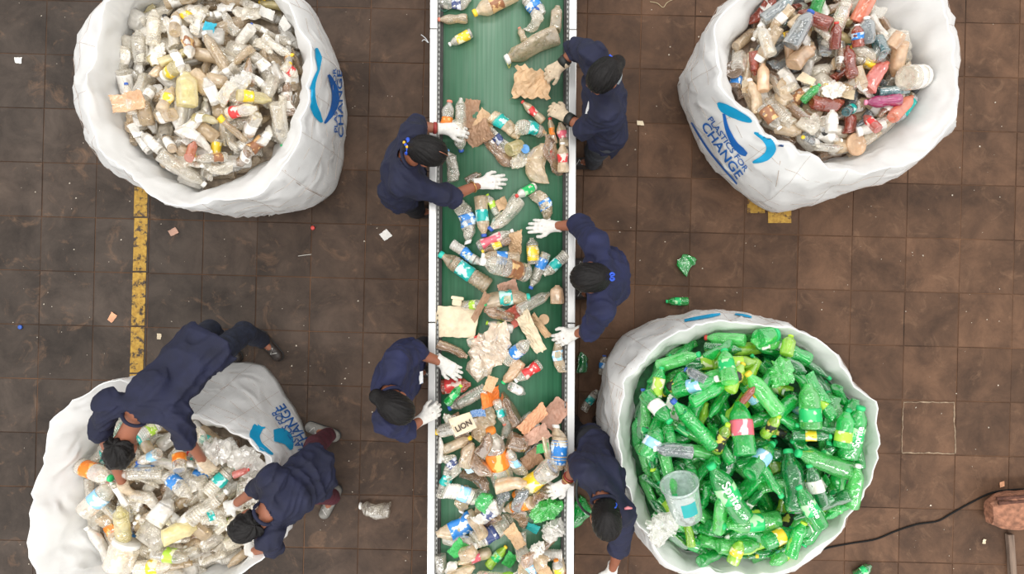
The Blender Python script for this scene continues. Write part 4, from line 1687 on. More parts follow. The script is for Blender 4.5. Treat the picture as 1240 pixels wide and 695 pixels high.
fill_bag(bag3, 110, 150, ch3, hp3, ho3, 'the green bottle bag', 31, (.18, .3), low_mats=[petm('grn'), petm('dgr'), petm('lgr')])
heroes(bag3, hp3, 'the green bottle bag', 1.14, [
    ('W', 835, 509, 132, 76, 18, dict(color='grn', cap='blue')), ('P', 890, 512, 92, 66, 26, dict(color='grn', wrap='pink', wpos=1, cap=None)),
    ('P', 914, 471, 128, 60, 20, dict(color='lgr', cap='yellow')), ('P', 972, 487, 92, 56, 25, dict(color='lgr', wrap='green', wpos=0, cap=None)),
    ('P', 1032, 514, 75, 68, 25, dict(color='grn', wrap='green', wpos=0, cap=None)), ('S', 953, 577, 90, 74, 28, dict(color='dgr', cap='green')),
    ('P', 989, 555, 160, 74, 23, dict(color='lgr', cap='green')), ('P', 839, 464, 24, 58, 18, dict(color='grn', wrap='sky', cap='white')),
    ('S', 853, 472, 28, 50, 17, dict(color='grn', cap='green')), ('S', 885, 454, 58, 40, 15, dict(color='lim', wrap='black', cap='yellow')),
    ('P', 913, 549, 38, 58, 20, dict(color='grn', wrap='sky', wpos=1, cap='green')), ('S', 926, 511, 68, 36, 14, dict(color='lim', wrap='black', cap='lime')),
    ('P', 1010, 514, 80, 44, 20, dict(color='grn', wrap='lime', wpos=0, cap=None)), ('P', 1024, 582, 85, 54, 16, dict(color='lgr', cap='white')),
    ('P', 905, 628, 182, 70, 22, dict(color='lgr', wrap='green', cap=None)), ('P', 884, 412, 178, 50, 16, dict(color='lgr', cap='red')),
    ('J', 931, 408, 10, 30, 22, dict(color='grn', cap='green')), ('P', 794, 492, -50, 48, 20, dict(color='grn', wrap='white', cap='green')),
    ('P', 807, 537, 175, 46, 17, dict(color='gbl', cap='white')), ('P', 895, 472, 62, 26, 9, dict(color='amb', cap=None)),
    ('P', 873, 440, 90, 44, 20, dict(color='lgr', wrap='green', wpos=1, cap='green')), ('P', 975, 524, 2, 44, 13, dict(color='dgr', wrap='yellow', wpos=1, cap='green')),
    ('P', 838, 452, 150, 30, 14, dict(color='gbl', cap='blue')), ('B', 942, 450, 60, 46, 36, dict(mat=petm('lgr'), txt='crumpled pale green bottle shell', cat='film')),
    ('P', 868, 525, 80, 46, 14, dict(color='lim', wrap='black', wpos=2, cap='lime')), ('P', 833, 640, 100, 40, 15, dict(color='lim', cap=None, cr=1)),
    ('P', 785, 530, 60, 40, 22, dict(color='grn', wrap='sky', cap=None)), ('P', 976, 580, 105, 50, 18, dict(color='dgr', wrap='white', wpos=1, cap='green')),
    ('P', 936, 642, 20, 42, 18, dict(color='grn', wrap='yellow', wpos=1, cap='green')), ('P', 952, 640, 70, 44, 20, dict(color='grn', cap='lime', cr=1)),
    ('P', 887, 662, 70, 30, 15, dict(color='lim', wrap='yellow', cap=None)), ('P', 955, 418, 70, 26, 16, dict(color='lim', cap='lime')),
])
tq = P(875, 590, 1.2)
k = (H - 1.2) / F
sp = add_bottle(hp3, tq.x, tq.y, R(122), 78 * k, 26 * k, 'P', 'grn', 'green', 'green', 0, 4, where=('bag', bag3, 'the green bottle bag'), wpos=1, roll=0, pitch=0.05, extra=', large white lettering')
M_white = simple('white_print', (0.88, 0.88, 0.86), 0.4, 0.03, 10, 0)


def wrap_text(o, s, size, R_, x0=0.0, roll=0.0, flip=False, mat=None):
    v, f = text_flat(s, True, 0.02)
    v = v * size
    v[:, 0] -= (v[:, 0].max() + v[:, 0].min()) / 2
    v[:, 1] -= (v[:, 1].max() + v[:, 1].min()) / 2
    if flip:
        v = -v
    a = v[:, 1] / R_ + roll
    q = np.stack([v[:, 0] + x0, R_ * np.sin(a), R_ * np.cos(a)], 1)
    t = link('printed_text', mesh('printed_text', q, f), mat or M_white, o)
    t['label'] = 'white slanting lettering'
    return t


wrap_text(sp, 'Sprite', 0.042, 0.0395, -0.005, flip=True)
for (px, py, ang, lp, wp, fl) in ((1028, 520, 80, 66, 25, False), (962, 600, 118, 54, 19, True)):
    q = P(px, py, 1.15)
    o = add_bottle(hp3, q.x, q.y, R(ang), lp * k, wp * k, 'P', 'grn', 'green', 'green', 0, 5, where=('bag', bag3, 'the green bottle bag'), wpos=1, roll=0, extra=', large white lettering')
    wrap_text(o, 'Sprite', 0.036, 0.0395, -0.005, flip=fl)
q = P(824, 601, 1.22)
tub = add_flat(hp3, q.x, q.y, R(108), 52 * k, 46 * k, 'T', pet('plastic_frosted', (.62, .74, .70), .5), 'big frosted clear tub with a teal label, lying on green bottles', 'tub', seed=1, thick=46 * k)
tub.location.z += .05
v, f = [], []
for i in range(7):
    for j in range(5):
        a = -0.05 + (i / 6 - .5) * .9
        v.append((-.18 + j * .09, .432 * math.sin(a), .432 * math.cos(a)))
for i in range(6):
    for j in range(4):
        f.append((i * 5 + j, i * 5 + j + 1, i * 5 + j + 6, i * 5 + j + 5))
t_ = link('paper_label', mesh('paper_label', v, f), simple('plain_teal_label', (.02, .36, .36), .4, .08, 3, 0), tub)
q = P(798, 634, 1.16)
add_flat(hp3, q.x, q.y, R(70), 52 * k, 46 * k, 'B', pet('plastic_frosted_bag', (.80, .80, .74), .5), 'big crumpled clear jar shell with an oval end, beside the frosted tub', 'film', seed=3)

# --- bag 4: clear drink bottles
hp4, ho4 = mound(bag4, M_h1, 'mass of clear bottles beneath the top layer, half-filled bag')


def ch4(r):
    q = r.random()
    if q < .12:
        return dict(fam='flat', kind='Y', mat=r.choice([petm('clr'), petm('wht'), petm('tan')]), txt='clear moulded food tray', cat='tray', L=r.uniform(.13, .17), W=r.uniform(.09, .12))
    if q < .24:
        return dict(fam='flat', kind='B', mat=petm(r.choice(['wht', 'clr', 'wht'])), txt='crumpled clear film', cat='film', L=r.uniform(.16, .26), W=r.uniform(.11, .16))
    kind = r.choice('WWWSPPQJ')
    return dict(kind=kind, color=r.choices(['clr', 'tan', 'wht', 'yel'], [12, 3, 3, 1.2])[0], cr=r.choices([0, 1, 2], [4, 4, 2])[0],
                wrap=r.choices([None, 'white', 'blue', 'teal', 'yellow', 'orange', 'lime', 'red'], [10, 4, 1.2, 1.0, .5, .5, .4, .3])[0], wpos=r.randrange(3),
                cap=r.choices([None, 'white', 'teal', 'blue', 'yellow', 'red'], [6, 3, .6, .6, .3, .3])[0], L=r.uniform(.16, .27), W=r.uniform(.055, .085))


fill_bag(bag4, 80, 100, ch4, hp4, ho4, 'the half-filled bag', 47, low_mats=LOWC)
heroes(bag4, hp4, 'the half-filled bag', .66, [
    ('W', 178, 569, 178, 52, 16, dict(color='clr', cap='white')), ('W', 227, 583, -35, 44, 17, dict(color='clr', wrap='blue', wpos=0, cap=None)),
    ('W', 271, 578, 48, 44, 17, dict(color='clr', wrap='teal', wpos=1, cap='teal')), ('W', 259, 608, 40, 54, 17, dict(color='clr', cap='white')),
    ('J', 152, 669, 70, 36, 34, dict(color='clr', cap='white')), ('Y', 190, 644, -30, 40, 28, dict(mat=petm('clr'), txt='clear food tray with a white lid paper', cat='tray')),
    ('P', 189, 550, 205, 32, 13, dict(color='clr', wrap='sky', wpos=0, cap='blue')), ('P', 224, 551, 110, 32, 16, dict(color='clr', wrap='orange', wpos=1, cap='orange')),
    ('W', 180, 598, 5, 48, 14, dict(color='clr', cap=None)), ('Q', 205, 614, 60, 34, 20, dict(color='wht', wrap='white', wpos=2, cap=None)),
    ('P', 116, 572, -12, 54, 20, dict(color='clr', wrap='orange', wpos=0, cap='green')), ('P', 122, 602, 45, 50, 24, dict(color='clr', wrap='sky', wpos=1, cap='white')),
    ('P', 211, 670, -8, 46, 18, dict(color='clr', wrap='lime', wpos=1, cap=None)), ('P', 190, 684, 5, 44, 17, dict(color='clr', wrap='yellow', wpos=1, cap=None)),
    ('Q', 228, 636, 10, 40, 20, dict(color='yel', cap=None, cr=1)), ('W', 156, 628, 85, 50, 18, dict(color='yel', cap=None)),
    ('B', 300, 560, -20, 60, 40, dict(mat=petm('wht'), txt='crumpled white film near the logo wall', cat='film')),
    ('B', 308, 592, 70, 44, 34, dict(mat=petm('wht'), txt='crumpled white film beside the maroon-trousered worker', cat='film')),
    ('P', 298, 568, 20, 20, 9, dict(color='red', cap='red')), ('P', 264, 618, 20, 26, 12, dict(color='clr', wrap='teal', wpos=1, cap=None)),
    ('P', 247, 532, 100, 40, 18, dict(color='clr', cap=None)), ('B', 268, 545, 40, 52, 40, dict(mat=petm('wht'), txt='crumpled milky film sheet', cat='film')),
])

# --- things on the belt
hb = Heap(-.5, .5, -2.4, 2.4, lambda X, Y: np.full(X.shape, ZB))
M_card = scrapm('cardboard tan')
BELT = [
    ('S', 548, 22, 182, 36, 12, dict(color='tan', cap='salmon')), ('P', 557, 46, 208, 31, 12, dict(color='clr', wrap='yellow', wpos=2, cap='white')),
    ('W', 553, 4, 5, 40, 17, dict(color='clr', wrap='navy', wpos=1, cap=None, cr=2)), ('P', 599, 4, 207, 58, 21, dict(color='tan', wrap='brown', wpos=1, cap='yellow')),
    ('W', 646, 5, 130, 34, 20, dict(color='wht', wrap='blue', wpos=1, cap=None, cr=1)), ('W', 651, 26, 68, 30, 14, dict(color='clr', cap='blue', cr=2)),
    ('Q', 674, 22, 84, 32, 19, dict(color='tan', cap=None, cr=1)), ('S', 632, 40, 112, 18, 9, dict(color='tan', cap='salmon')),
    ('P', 643, 56, 207, 70, 32, dict(color='tan', cap='white', cr=1)),
    ('S', 645, 134, 136, 36, 11, dict(color='tan', wrap='red', cap='red')), ('S', 542, 140, 82, 38, 16, dict(color='clr', wrap='orange', wpos=0, cap='salmon')),
    ('W', 558, 138, 90, 44, 14, dict(color='clr', cap=None)), ('X', 571, 136, 80, 36, 18, dict(mat=scrapm('brown'), txt='long brown crushed carton scrap', cat='scrap')),
    ('X', 584, 149, 60, 32, 24, dict(mat=M_card, txt='round crumpled tan card gripped by a glove', cat='scrap')),
    ('W', 614, 152, -40, 46, 18, dict(color='tan', wrap='teal', wpos=0, cap=None, cr=1)), ('W', 645, 156, -8, 42, 18, dict(color='clr', wrap='teal', wpos=1, cap=None, cr=1)),
    ('P', 603, 168, 130, 38, 14, dict(color='clr', wrap='navy', wpos=1, cap=None, cr=1)), ('P', 605, 187, -44, 56, 18, dict(color='brn', cap=None, cr=2)),
    ('J', 624, 179, 30, 22, 17, dict(color='yel', cap=None)), ('B', 632, 192, 40, 40, 28, dict(mat=petm('clr'), txt='crumpled clear film under a blue lid', cat='film')),
    ('D', 636, 181, 0, 11, 11, dict(mat=capm('sky'), txt='small round blue lid on crumpled film', cat='lid')),
    ('P', 649, 196, 85, 50, 26, dict(color='tan', cap=None, cr=2)), ('P', 668, 190, 118, 58, 18, dict(color='brn', cap=None, cr=2)),
    ('S', 668, 158, 100, 32, 12, dict(color='tan', wrap='orange', wpos=1, cap='red', cr=1)), ('S', 681, 162, 100, 32, 13, dict(color='tan', wrap='pink', wpos=1, cap=None)),
    ('S', 681, 192, 92, 36, 14, dict(color='tan', wrap='red', wpos=1, cap='white')), ('W', 547, 199, 102, 40, 15, dict(color='clr', cap='sky', cr=1)),
    ('P', 557, 166, -86, 40, 15, dict(color='clr', cap='blue')), ('Q', 574, 215, 30, 22, 10, dict(color='brn', cap=None)),
    ('X', 578, 163, 30, 36, 26, dict(mat=scrapm('brown'), txt='dark brown crushed carton beneath a glove', cat='scrap')),
    ('W', 566, 267, -72, 54, 21, dict(color='clr', wrap='blue', wpos=1, cap='white', cr=2)), ('P', 584, 262, -85, 50, 16, dict(color='tan', wrap='teal', wpos=1, cap='blue')),
    ('P', 596, 247, 118, 28, 10, dict(color='clr', wrap='lime', wpos=1, cap='lime')), ('P', 613, 261, 226, 54, 19, dict(color='clr', cap='blue', cr=1)),
    ('X', 607, 246, 30, 18, 14, dict(mat=M_card, txt='small tan card scrap behind a clear bottle', cat='scrap')),
    ('P', 636, 232, 212, 32, 11, dict(color='wht', wrap='green', wpos=2, cap='red')), ('P', 660, 248, -62, 40, 18, dict(color='tan', wrap='blue', wpos=1, cap='white', cr=2)),
    ('S', 600, 289, 24, 48, 14, dict(color='clr', wrap='pink', wpos=2, cap='white')), ('S', 601, 298, 203, 38, 10, dict(color='brn', wrap='yellow', wpos=1, cap='yellow')),
    ('X', 624, 296, 95, 36, 17, dict(mat=M_card, txt='leaf-shaped crushed tan carton', cat='scrap')), ('W', 645, 303, 95, 34, 15, dict(color='clr', wrap='yellow', wpos=2, cap=None)),
    ('W', 566, 308, -35, 46, 19, dict(color='wht', wrap='blue', wpos=1, cap=None, cr=1)), ('P', 606, 312, 176, 46, 17, dict(color='tan', wrap='blue', wpos=1, cap='white')),
    ('W', 562, 327, 146, 72, 20, dict(color='tan', wrap='teal', wpos=1, cap='teal')), ('W', 611, 324, 166, 68, 23, dict(color='clr', wrap='brown', wpos=0, cap='white')),
    ('W', 652, 328, 246, 48, 13, dict(color='clr', wrap='blue', wpos=0, cap='blue')), ('W', 672, 321, 223, 40, 14, dict(color='clr', wrap='teal', wpos=1, cap=None)),
    ('X', 616, 349, 10, 24, 18, dict(mat=scrapm('rosy brown'), txt='curled rosy brown scrap above a green-labelled bottle', cat='scrap')),
    ('P', 614, 361, 8, 56, 24, dict(color='tan', wrap='teal', wpos=1, cap='teal', cr=1)), ('P', 648, 365, 28, 50, 14, dict(color='clr', cap=None)),
    ('Q', 675, 356, 90, 24, 15, dict(color='ltn', cap=None)), ('P', 575, 369, 5, 34, 12, dict(color='clr', wrap='lime', wpos=1, cap='green')),
    ('X', 583, 370, 62, 42, 9, dict(mat=scrapm('brown'), txt='narrow folded brown strip beside the jerrycan', cat='scrap')), ('P', 603, 379, 165, 42, 15, dict(color='brn', cap=None)),
    ('X', 624, 383, -60, 26, 20, dict(mat=scrapm('red'), txt='red-brown crumpled wrapper', cat='scrap')), ('D', 659, 387, 0, 13, 13, dict(mat=M_card, txt='round tan card disc', cat='lid')),
    ('X', 644, 405, -62, 62, 21, dict(mat=scrapm('cream'), txt='long crushed cream carton near the glove', cat='carton', name='crushed_carton')),
    ('X', 654, 394, -52, 36, 10, dict(mat=M_card, txt='narrow tan carton strip near the glove', cat='scrap')),
    ('S', 605, 395, 166, 34, 12, dict(color='wht', wrap='lime', wpos=1, cap='lime')), ('S', 580, 411, 20, 30, 12, dict(color='clr', wrap='red', wpos=1, cap=None)),
    ('P', 549, 424, -24, 42, 14, dict(color='brn', cap=None, cr=1)), ('W', 627, 424, 44, 48, 17, dict(color='clr', wrap='blue', wpos=1, cap=None)),
    ('B', 592, 425, 70, 86, 50, dict(mat=pet('plastic_film_grey', (.72, .60, .47), .58), txt='large crumpled clear film bag in mid belt', cat='film', thick=.10)),
    ('Q', 621, 452, 232, 36, 15, dict(color='ltn', cap='green', cr=1)), ('S', 639, 451, 214, 38, 14, dict(color='clr', wrap='red', wpos=2, cap='white')),
    ('P', 627, 472, -32, 26, 11, dict(color='wht', wrap='white', wpos=2, cap=None)), ('P', 676, 430, 98, 44, 14, dict(color='tan', wrap='sky', wpos=1, cap=None, cr=2)),
    ('Q', 553, 467, 5, 38, 15, dict(color='amb', wrap='red', wpos=2, cap=None)), ('W', 565, 484, 208, 52, 16, dict(color='clr', cap='blue')),
    ('X', 593, 481, 15, 28, 20, dict(mat=scrapm('orange'), txt='bright orange crumpled pack', cat='pack', name='crumpled_pack', thick=.05)),
    ('Q', 617, 495, 118, 50, 17, dict(color='brn', cap=None, cr=1)), ('S', 606, 500, -72, 34, 11, dict(color='clr', wrap='teal', wpos=1, cap='salmon')),
    ('X', 594, 465, 70, 22, 13, dict(mat=M_card, txt='tan card scrap below the film bag', cat='scrap')),
    ('P', 541, 520, 200, 36, 17, dict(color='clr', cap='yellow')), ('B', 585, 513, 80, 50, 32, dict(mat=petm('tan'), txt='crumpled beige pouch with a blue print', cat='film')),
    ('X', 580, 500, 5, 18, 10, dict(mat=wrapm('blue'), txt='small blue printed film scrap', cat='scrap')),
    ('P', 602, 552, 102, 80, 28, dict(color='clr', wrap='orange', wpos=1, cap='orange')), ('W', 621, 557, 115, 44, 18, dict(color='clr', wrap='sky', wpos=1, cap=None, cr=1)),
    ('X', 644, 507, 42, 44, 18, dict(mat=scrapm('salmon'), txt='salmon crushed carton', cat='carton', name='crushed_carton')),
    ('X', 672, 503, 52, 44, 26, dict(mat=scrapm('rosy brown'), txt='broad rosy brown flattened pouch', cat='pouch', name='flattened_pouch')),
    ('X', 651, 524, 30, 34, 20, dict(mat=scrapm('rosy brown'), txt='folded rosy brown pouch end', cat='pouch', name='flattened_pouch')),
    ('J', 627, 534, -20, 24, 22, dict(color='brn', cap=None)), ('W', 676, 541, 88, 54, 21, dict(color='tan', wrap='blue', wpos=2, cap='white', cr=1)),
    ('X', 656, 541, 10, 15, 11, dict(mat=scrapm('green'), txt='small green crumpled scrap', cat='scrap')), ('P', 552, 539, 28, 46, 13, dict(color='tan', cap='yellow')),
    ('P', 533, 545, 88, 34, 8, dict(color='wht', cap=None, cr=1)), ('P', 578, 560, -42, 52, 19, dict(color='brn', cap=None, cr=1)),
    ('X', 645, 557, 35, 28, 22, dict(mat=scrapm('brown'), txt='round corrugated brown scrap', cat='scrap')), ('S', 646, 582, 224, 70, 25, dict(color='clr', wrap='yellow', wpos=1, cap='orange')),
    ('W', 540, 581, 75, 44, 21, dict(color='clr', wrap='teal', wpos=1, cap=None, cr=1)), ('P', 579, 580, -28, 46, 18, dict(color='brn', cap=None, cr=2)),
    ('W', 562, 597, -24, 46, 18, dict(color='wht', wrap='sky', wpos=1, cap=None, cr=1)), ('P', 587, 602, 52, 24, 17, dict(color='grn', cap=None, cr=1)),
    ('Q', 620, 582, 8, 40, 17, dict(color='tan', cap=None, cr=1)), ('P', 627, 613, 206, 46, 15, dict(color='tan', wrap='orange', wpos=2, cap='white')),
    ('X', 570, 567, 30, 20, 12, dict(mat=scrapm('pale blue'), txt='pale blue torn label', cat='scrap', thick=.012)),
    ('B', 663, 619, 18, 50, 32, dict(mat=petm('lgr'), txt='crumpled green film under the bangled hand', cat='film')),
    ('B', 609, 601, 60, 26, 20, dict(mat=petm('gbl'), txt='small crumpled grey film', cat='film')), ('W', 594, 619, 50, 38, 17, dict(color='wht', wrap='navy', wpos=1, cap=None, cr=2)),
    ('W', 602, 641, 26, 62, 23, dict(color='clr', wrap='navy', wpos=0, cap=None, cr=1)), ('P', 552, 641, 200, 54, 21, dict(color='tan', wrap='blue', wpos=2, cap=None, cr=1)),
    ('X', 556, 660, 50, 30, 18, dict(mat=scrapm('green'), txt='crumpled green film scrap', cat='scrap')), ('Q', 570, 661, 20, 22, 15, dict(color='tan', cap=None)),
    ('S', 573, 676, 188, 46, 14, dict(color='tan', wrap='pink', wpos=1, cap=None)),
    ('B', 671, 644, 70, 34, 30, dict(mat=petm('wht'), txt='white crumpled film with navy print', cat='film')), ('X', 624, 650, -55, 32, 20, dict(mat=M_card, txt='curled tan card scraps', cat='scrap')),
    ('X', 645, 643, -20, 16, 12, dict(mat=scrapm('teal'), txt='small teal crumpled scrap', cat='scrap')), ('P', 602, 677, 48, 34, 12, dict(color='lim', wrap='green', wpos=1, cap='yellow')),
    ('X', 618, 678, 60, 24, 16, dict(mat=scrapm('green'), txt='folded green card scrap', cat='scrap')), ('W', 644, 671, 26, 44, 22, dict(color='tan', wrap=None, cap=None, cr=2)),
    ('B', 650, 657, 60, 24, 18, dict(mat=petm('wht'), txt='small pale crumpled film', cat='film')), ('P', 533, 688, -85, 28, 15, dict(color='clr', cap='blue')),
    ('P', 546, 686, 70, 34, 12, dict(color='wht', cap=None, cr=2)), ('X', 658, 686, -60, 30, 18, dict(mat=M_card, txt='tan card scrap at the belt foot', cat='scrap')),
    ('P', 675, 688, 100, 26, 14, dict(color='wht', wrap='yellow', wpos=1, cap='orange')), ('P', 613, 694, 30, 32, 14, dict(color='lim', cap='green')),
    ('W', 633, 690, 20, 36, 17, dict(color='clr', cap=None, cr=1)), ('W', 590, 697, 190, 44, 16, dict(color='clr', cap='white')),
    ('P', 560, 690, 30, 40, 14, dict(color='tan', cap=None)), ('W', 549, 560, 130, 30, 16, dict(color='clr', wrap='navy', wpos=1, cap=None, cr=2)),
    ('Q', 590, 532, 70, 34, 15, dict(color='brn', cap=None, cr=1)), ('P', 634, 628, -70, 32, 14, dict(color='brn', cap=None, cr=2)),
    ('S', 578, 633, 140, 36, 14, dict(color='tan', cap='white', cr=1)), ('P', 655, 599, 10, 24, 12, dict(color='brn', cap=None, cr=2)),
    ('P', 566, 548, 70, 34, 14, dict(color='tan', cap=None, cr=1)), ('P', 630, 600, 60, 34, 13, dict(color='gbl', cap=None, cr=1)),
]


def belt_where(px, py):
    side = 'by the rail on the left' if px < 565 else 'by the rail on the right' if px > 655 else 'in mid belt'
    row = ('at the belt head' if py < 80 else 'between the upper two workers' if py < 210 else 'below the reaching hand' if py < 285 else 'beside the middle worker' if py < 375
           else 'above the lower workers' if py < 460 else 'beside the green-bottle hand' if py < 530 else 'in the dense lower pile' if py < 620 else 'at the belt foot')
    return row + ', ' + side


rf_ = random.Random(77)
FILL = []
for n in range(26):
    py = rf_.uniform(496, 706)
    FILL.append((rf_.choice('WSPPQ'), rf_.uniform(542, 682), py, rf_.uniform(0, 360), rf_.uniform(32, 48), rf_.uniform(13, 20),
                 dict(color=rf_.choices(['clr', 'tan', 'brn', 'wht'], [5, 4, 3, 1])[0], wrap=rf_.choices([None, 'white', 'sky', 'teal', 'brown'], [8, 2, .7, .5, .5])[0],
                      wpos=1, cap=rf_.choices([None, 'white', 'blue'], [6, 2, 1])[0], cr=rf_.choice((0, 1, 1, 2)))))
for n, t in enumerate(FILL + BELT):
    kind, px, py, ang, lp, wp = t[:6]
    kw = dict(t[6])
    z = ZB + (.045 if py < 480 else .07)
    p = P(px, py, z)
    k = (H - z) / F
    if kind in KIND:
        add_bottle(hb, p.x, p.y, R(ang), lp * k, wp * k, kind, seed=n, where=('belt', belt_where(px, py)), sink=.95 if py < 480 else .8, **kw)
    else:
        add_flat(hb, p.x, p.y, R(ang), lp * k, wp * k, kind, where=('belt', belt_where(px, py)), seed=n, sink=.85 if kind == 'X' else .6, **kw)

lv, lf, lm = [], [], []
rf_ = random.Random(99)
bm_list = [petm('clr'), petm('tan'), petm('brn'), petm('grn')]
for n in range(60):
    x, y = rf_.uniform(-.36, .30), rf_.uniform(-2.32, -1.86)
    L_, W = rf_.uniform(.16, .25), rf_.uniform(.06, .09)
    yaw = rf_.uniform(0, 6.28)
    body, cp_, ws_, L0, R0 = bottle_meshes(rf_.choice('WSPQ'), rf_.choice((0, 1, 1, 2)), rf_.randrange(3))
    z, p = hb.drop(x, y, yaw, L_, W, W * .8, .9)
    M_ = Matrix.Translation((x, y, z)) @ (Matrix.Rotation(yaw, 4, 'Z') @ Matrix.Rotation(-p, 4, 'Y') @ Matrix.Rotation(rf_.uniform(0, 6), 4, 'X')) @ Matrix.Diagonal((L_ / L0, W / (2 * R0), W / (2 * R0), 1))
    base = len(lv)
    lv += [M_ @ q_.co for q_ in body.vertices]
    mi = rf_.choices(range(4), [5, 4, 2, 1])[0]
    for pl in body.polygons:
        lf.append([i + base for i in pl.vertices])
        lm.append(mi)
me = mesh('belt_pile', lv, lf)
for m_ in bm_list:
    me.materials.append(m_)
me.polygons.foreach_set('material_index', np.array(lm, dtype=np.int32))
tag(link('belt_pile', me), 'pile of unsorted bottles further down the belt', 'pile', kind='stuff')

# flattened jerrycan with its neck, letters on a torn paper bag, string on the big bottle
q = P(553, 390, ZB + .05)
jer = empty('jerrycan', (q.x, q.y, ZB), R(-8))
tag(jer, 'flattened cream jerrycan with a stub neck, lying by the rail', 'jerrycan')
M_cream = scrapm('cream')
me = sheet_mesh(31, .5, .12)
o = link('body', me, M_cream, jer)
o.scale = (.255, .34, .30)
o.location = (0, 0, .03)
o = link('neck', box_mesh('neck', -.045, .015, .10, .145, .035, .075, .012, 2), M_cream, jer)
o = link('screw_ring', box_mesh('screw_ring', -.055, .025, .138, .160, .03, .08, .01, 2), M_cream, jer)
q = P(561, 511, ZB + .10)
pb = link('paper_bag', sheet_mesh(33, .18), scrapm('cream'))
put(pb, q.x, q.y, ZB + .155, R(28), 0.03, 0)
pb.scale = (.17, .20, .12)
tag(pb, 'torn cream paper bag with dark lettering in the lower pile', 'bag')
v, f = text_flat('LION', True, .03)
v = (v - (v.max(0) + v.min(0)) / 2)
v = v / (v[:, 0].max() - v[:, 0].min()) * .62
tx = link('printed_text', mesh('printed_text', np.column_stack([v[:, 0], v[:, 1] * .9 - .06, np.full(len(v), .06)]), f), simple('brown_print', (.05, .03, .02), .6, .1, 10, 0), pb)
q1 = P(612, 70, ZB + .04)
st = link('string_loop', tube_mesh('string_loop', smooth_path([q1, q1 + Vector((.012, -.035, .0)), q1 + Vector((.022, -.055, -.03)), q1 + Vector((.032, -.03, -.03)), q1 + Vector((.03, .0, .0))], 5), .0022, 6), simple('yellow_string', (.65, .60, .15), .7, .1, 10, 0))
tag(st, 'yellow string loop tied to the biggest beige bottle', 'string')
q1 = P(538, 8, ZB + .012)
pts = [q1 + Vector((.028 * math.cos(a), .03 * math.sin(a), 0)) for a in np.linspace(0, 2 * math.pi, 18)[:-1]]
st = link('cord_ring', tube_mesh('cord_ring', pts, .003, 6, True), simple('dark_green_cord', (.02, .10, .07), .6, .1, 10, 0))
tag(st, 'dark green cord ring lying at the belt head', 'cord')
q = P(645, 101, ZB + .10)
o = link('crushed_carton', sheet_mesh(37, 2.4), scrapm('cardboard tan'))
put(o, q.x, q.y, ZB + .085, R(-12), .1, .1)
o.scale = (.27, .31, .26)
tag(o, 'large crumpled tan carton held in the gloved hand at the belt head', 'carton')

# ------------------------------------------------------------------ litter on the floor
hf = Heap(-3.9, 3.9, -2.3, 2.3, lambda X, Y: np.zeros(X.shape) + .002, .02)
FLOOR = [
    ('P', 831, 316, 40, 24, 17, dict(color='grn', cap=None, cr=2), 'alone on the floor above the green bottle bag'),
    ('P', 820, 365, 180, 27, 10, dict(color='grn', cap='green', wrap='green', wpos=1), 'alone on the floor just above the green bottle bag'),
    ('W', 453, 618, 172, 38, 19, dict(color='clr', cap='white', cr=1), 'alone on the floor by the lower conveyor rail'),
    ('P', 706, 438, 92, 26, 13, dict(color='dgr', cap=None, cr=1), 'on the floor between conveyor and green bottle bag'),
    ('P', 731, 442, 85, 24, 11, dict(color='clr', wrap='blue', wpos=1, cap='blue'), 'on the floor against the green bottle bag'),
    ('W', 715, 484, 55, 32, 14, dict(color='clr', wrap='teal', wpos=1, cap=None, cr=1), 'on the floor beside the green bottle bag'),
    ('P', 1046, 691, 35, 24, 12, dict(color='dgr', wrap='green', wpos=1, cap=None), 'on the floor at the lower picture edge'),
    ('P', 704, 622, 60, 40, 24, dict(color='grn', cap=None, cr=2), 'on the floor under the bending worker by the bag'),
]
for n, t in enumerate(FLOOR):
    kind, px, py, ang, lp, wp, kw, wh = t
    k = (H - .04) / F
    p = P(px, py, .04)
    add_bottle(hf, p.x, p.y, R(ang), lp * k, wp * k, kind, seed=n, where=('floor', wh), sink=1.0, **kw)
SCR = [(467, 285, 40, 13, 11, 'white', 'cream paper square', 'on the tiles by the upper left worker'), (136, 384, 60, 12, 8, 'salmon', 'salmon paper scrap', 'on the tiles beside the yellow stripe'),
       (775, 149, 0, 9, 6, 'cream', 'small cream scrap', 'on the tiles beside the badge-wearing worker'), (193, 407, 80, 7, 5, 'cream', 'tiny cream crumb', 'on the tiles by the bending worker'),
       (1213, 586, 10, 7, 6, 'salmon', 'tiny peach crumb', 'on the tiles above the wooden beam'), (1192, 655, 80, 6, 5, 'cream', 'tiny cream crumb', 'on the tiles below the wooden beam'),
       (22, 73, 0, 9, 8, 'white', 'white blob', 'on the dark tiles in the upper left corner'), (210, 281, 30, 12, 8, 'rosy brown', 'rosy leaf scrap', 'on the tiles below the upper left bag'),
       (692, 306, 0, 5, 5, 'white', 'white crumb', 'on the floor by the conveyor rail')]
for n, (px, py, ang, l, w_, m_, tx_, wh) in enumerate(SCR):
    p = P(px, py, .005)
    k = H / F
    add_flat(hf, p.x, p.y, R(ang), l * k, w_ * k, 'X', scrapm(m_), tx_, 'scrap', ('floor', wh), n, 'paper_scrap', thick=.012, sink=1.1)
for (px, py, c_, wh) in ((379, 276, 'red', 'on the tiles below the upper left bag'), (25, 396, 'blue', 'on the tiles near the picture edge')):
    p = P(px, py, .005)
    v, f = lathe([(0, .012), (0, .0155), (.012, .0155), (.015, .013), (.015, .002)], 16)
    o = link('bottle_cap', mesh('bottle_cap', v[:, [2, 1, 0]], f), capm(c_))
    o.location = (p.x, p.y, .003)
    tag(o, f'loose {c_} bottle cap {wh}', 'bottle cap')
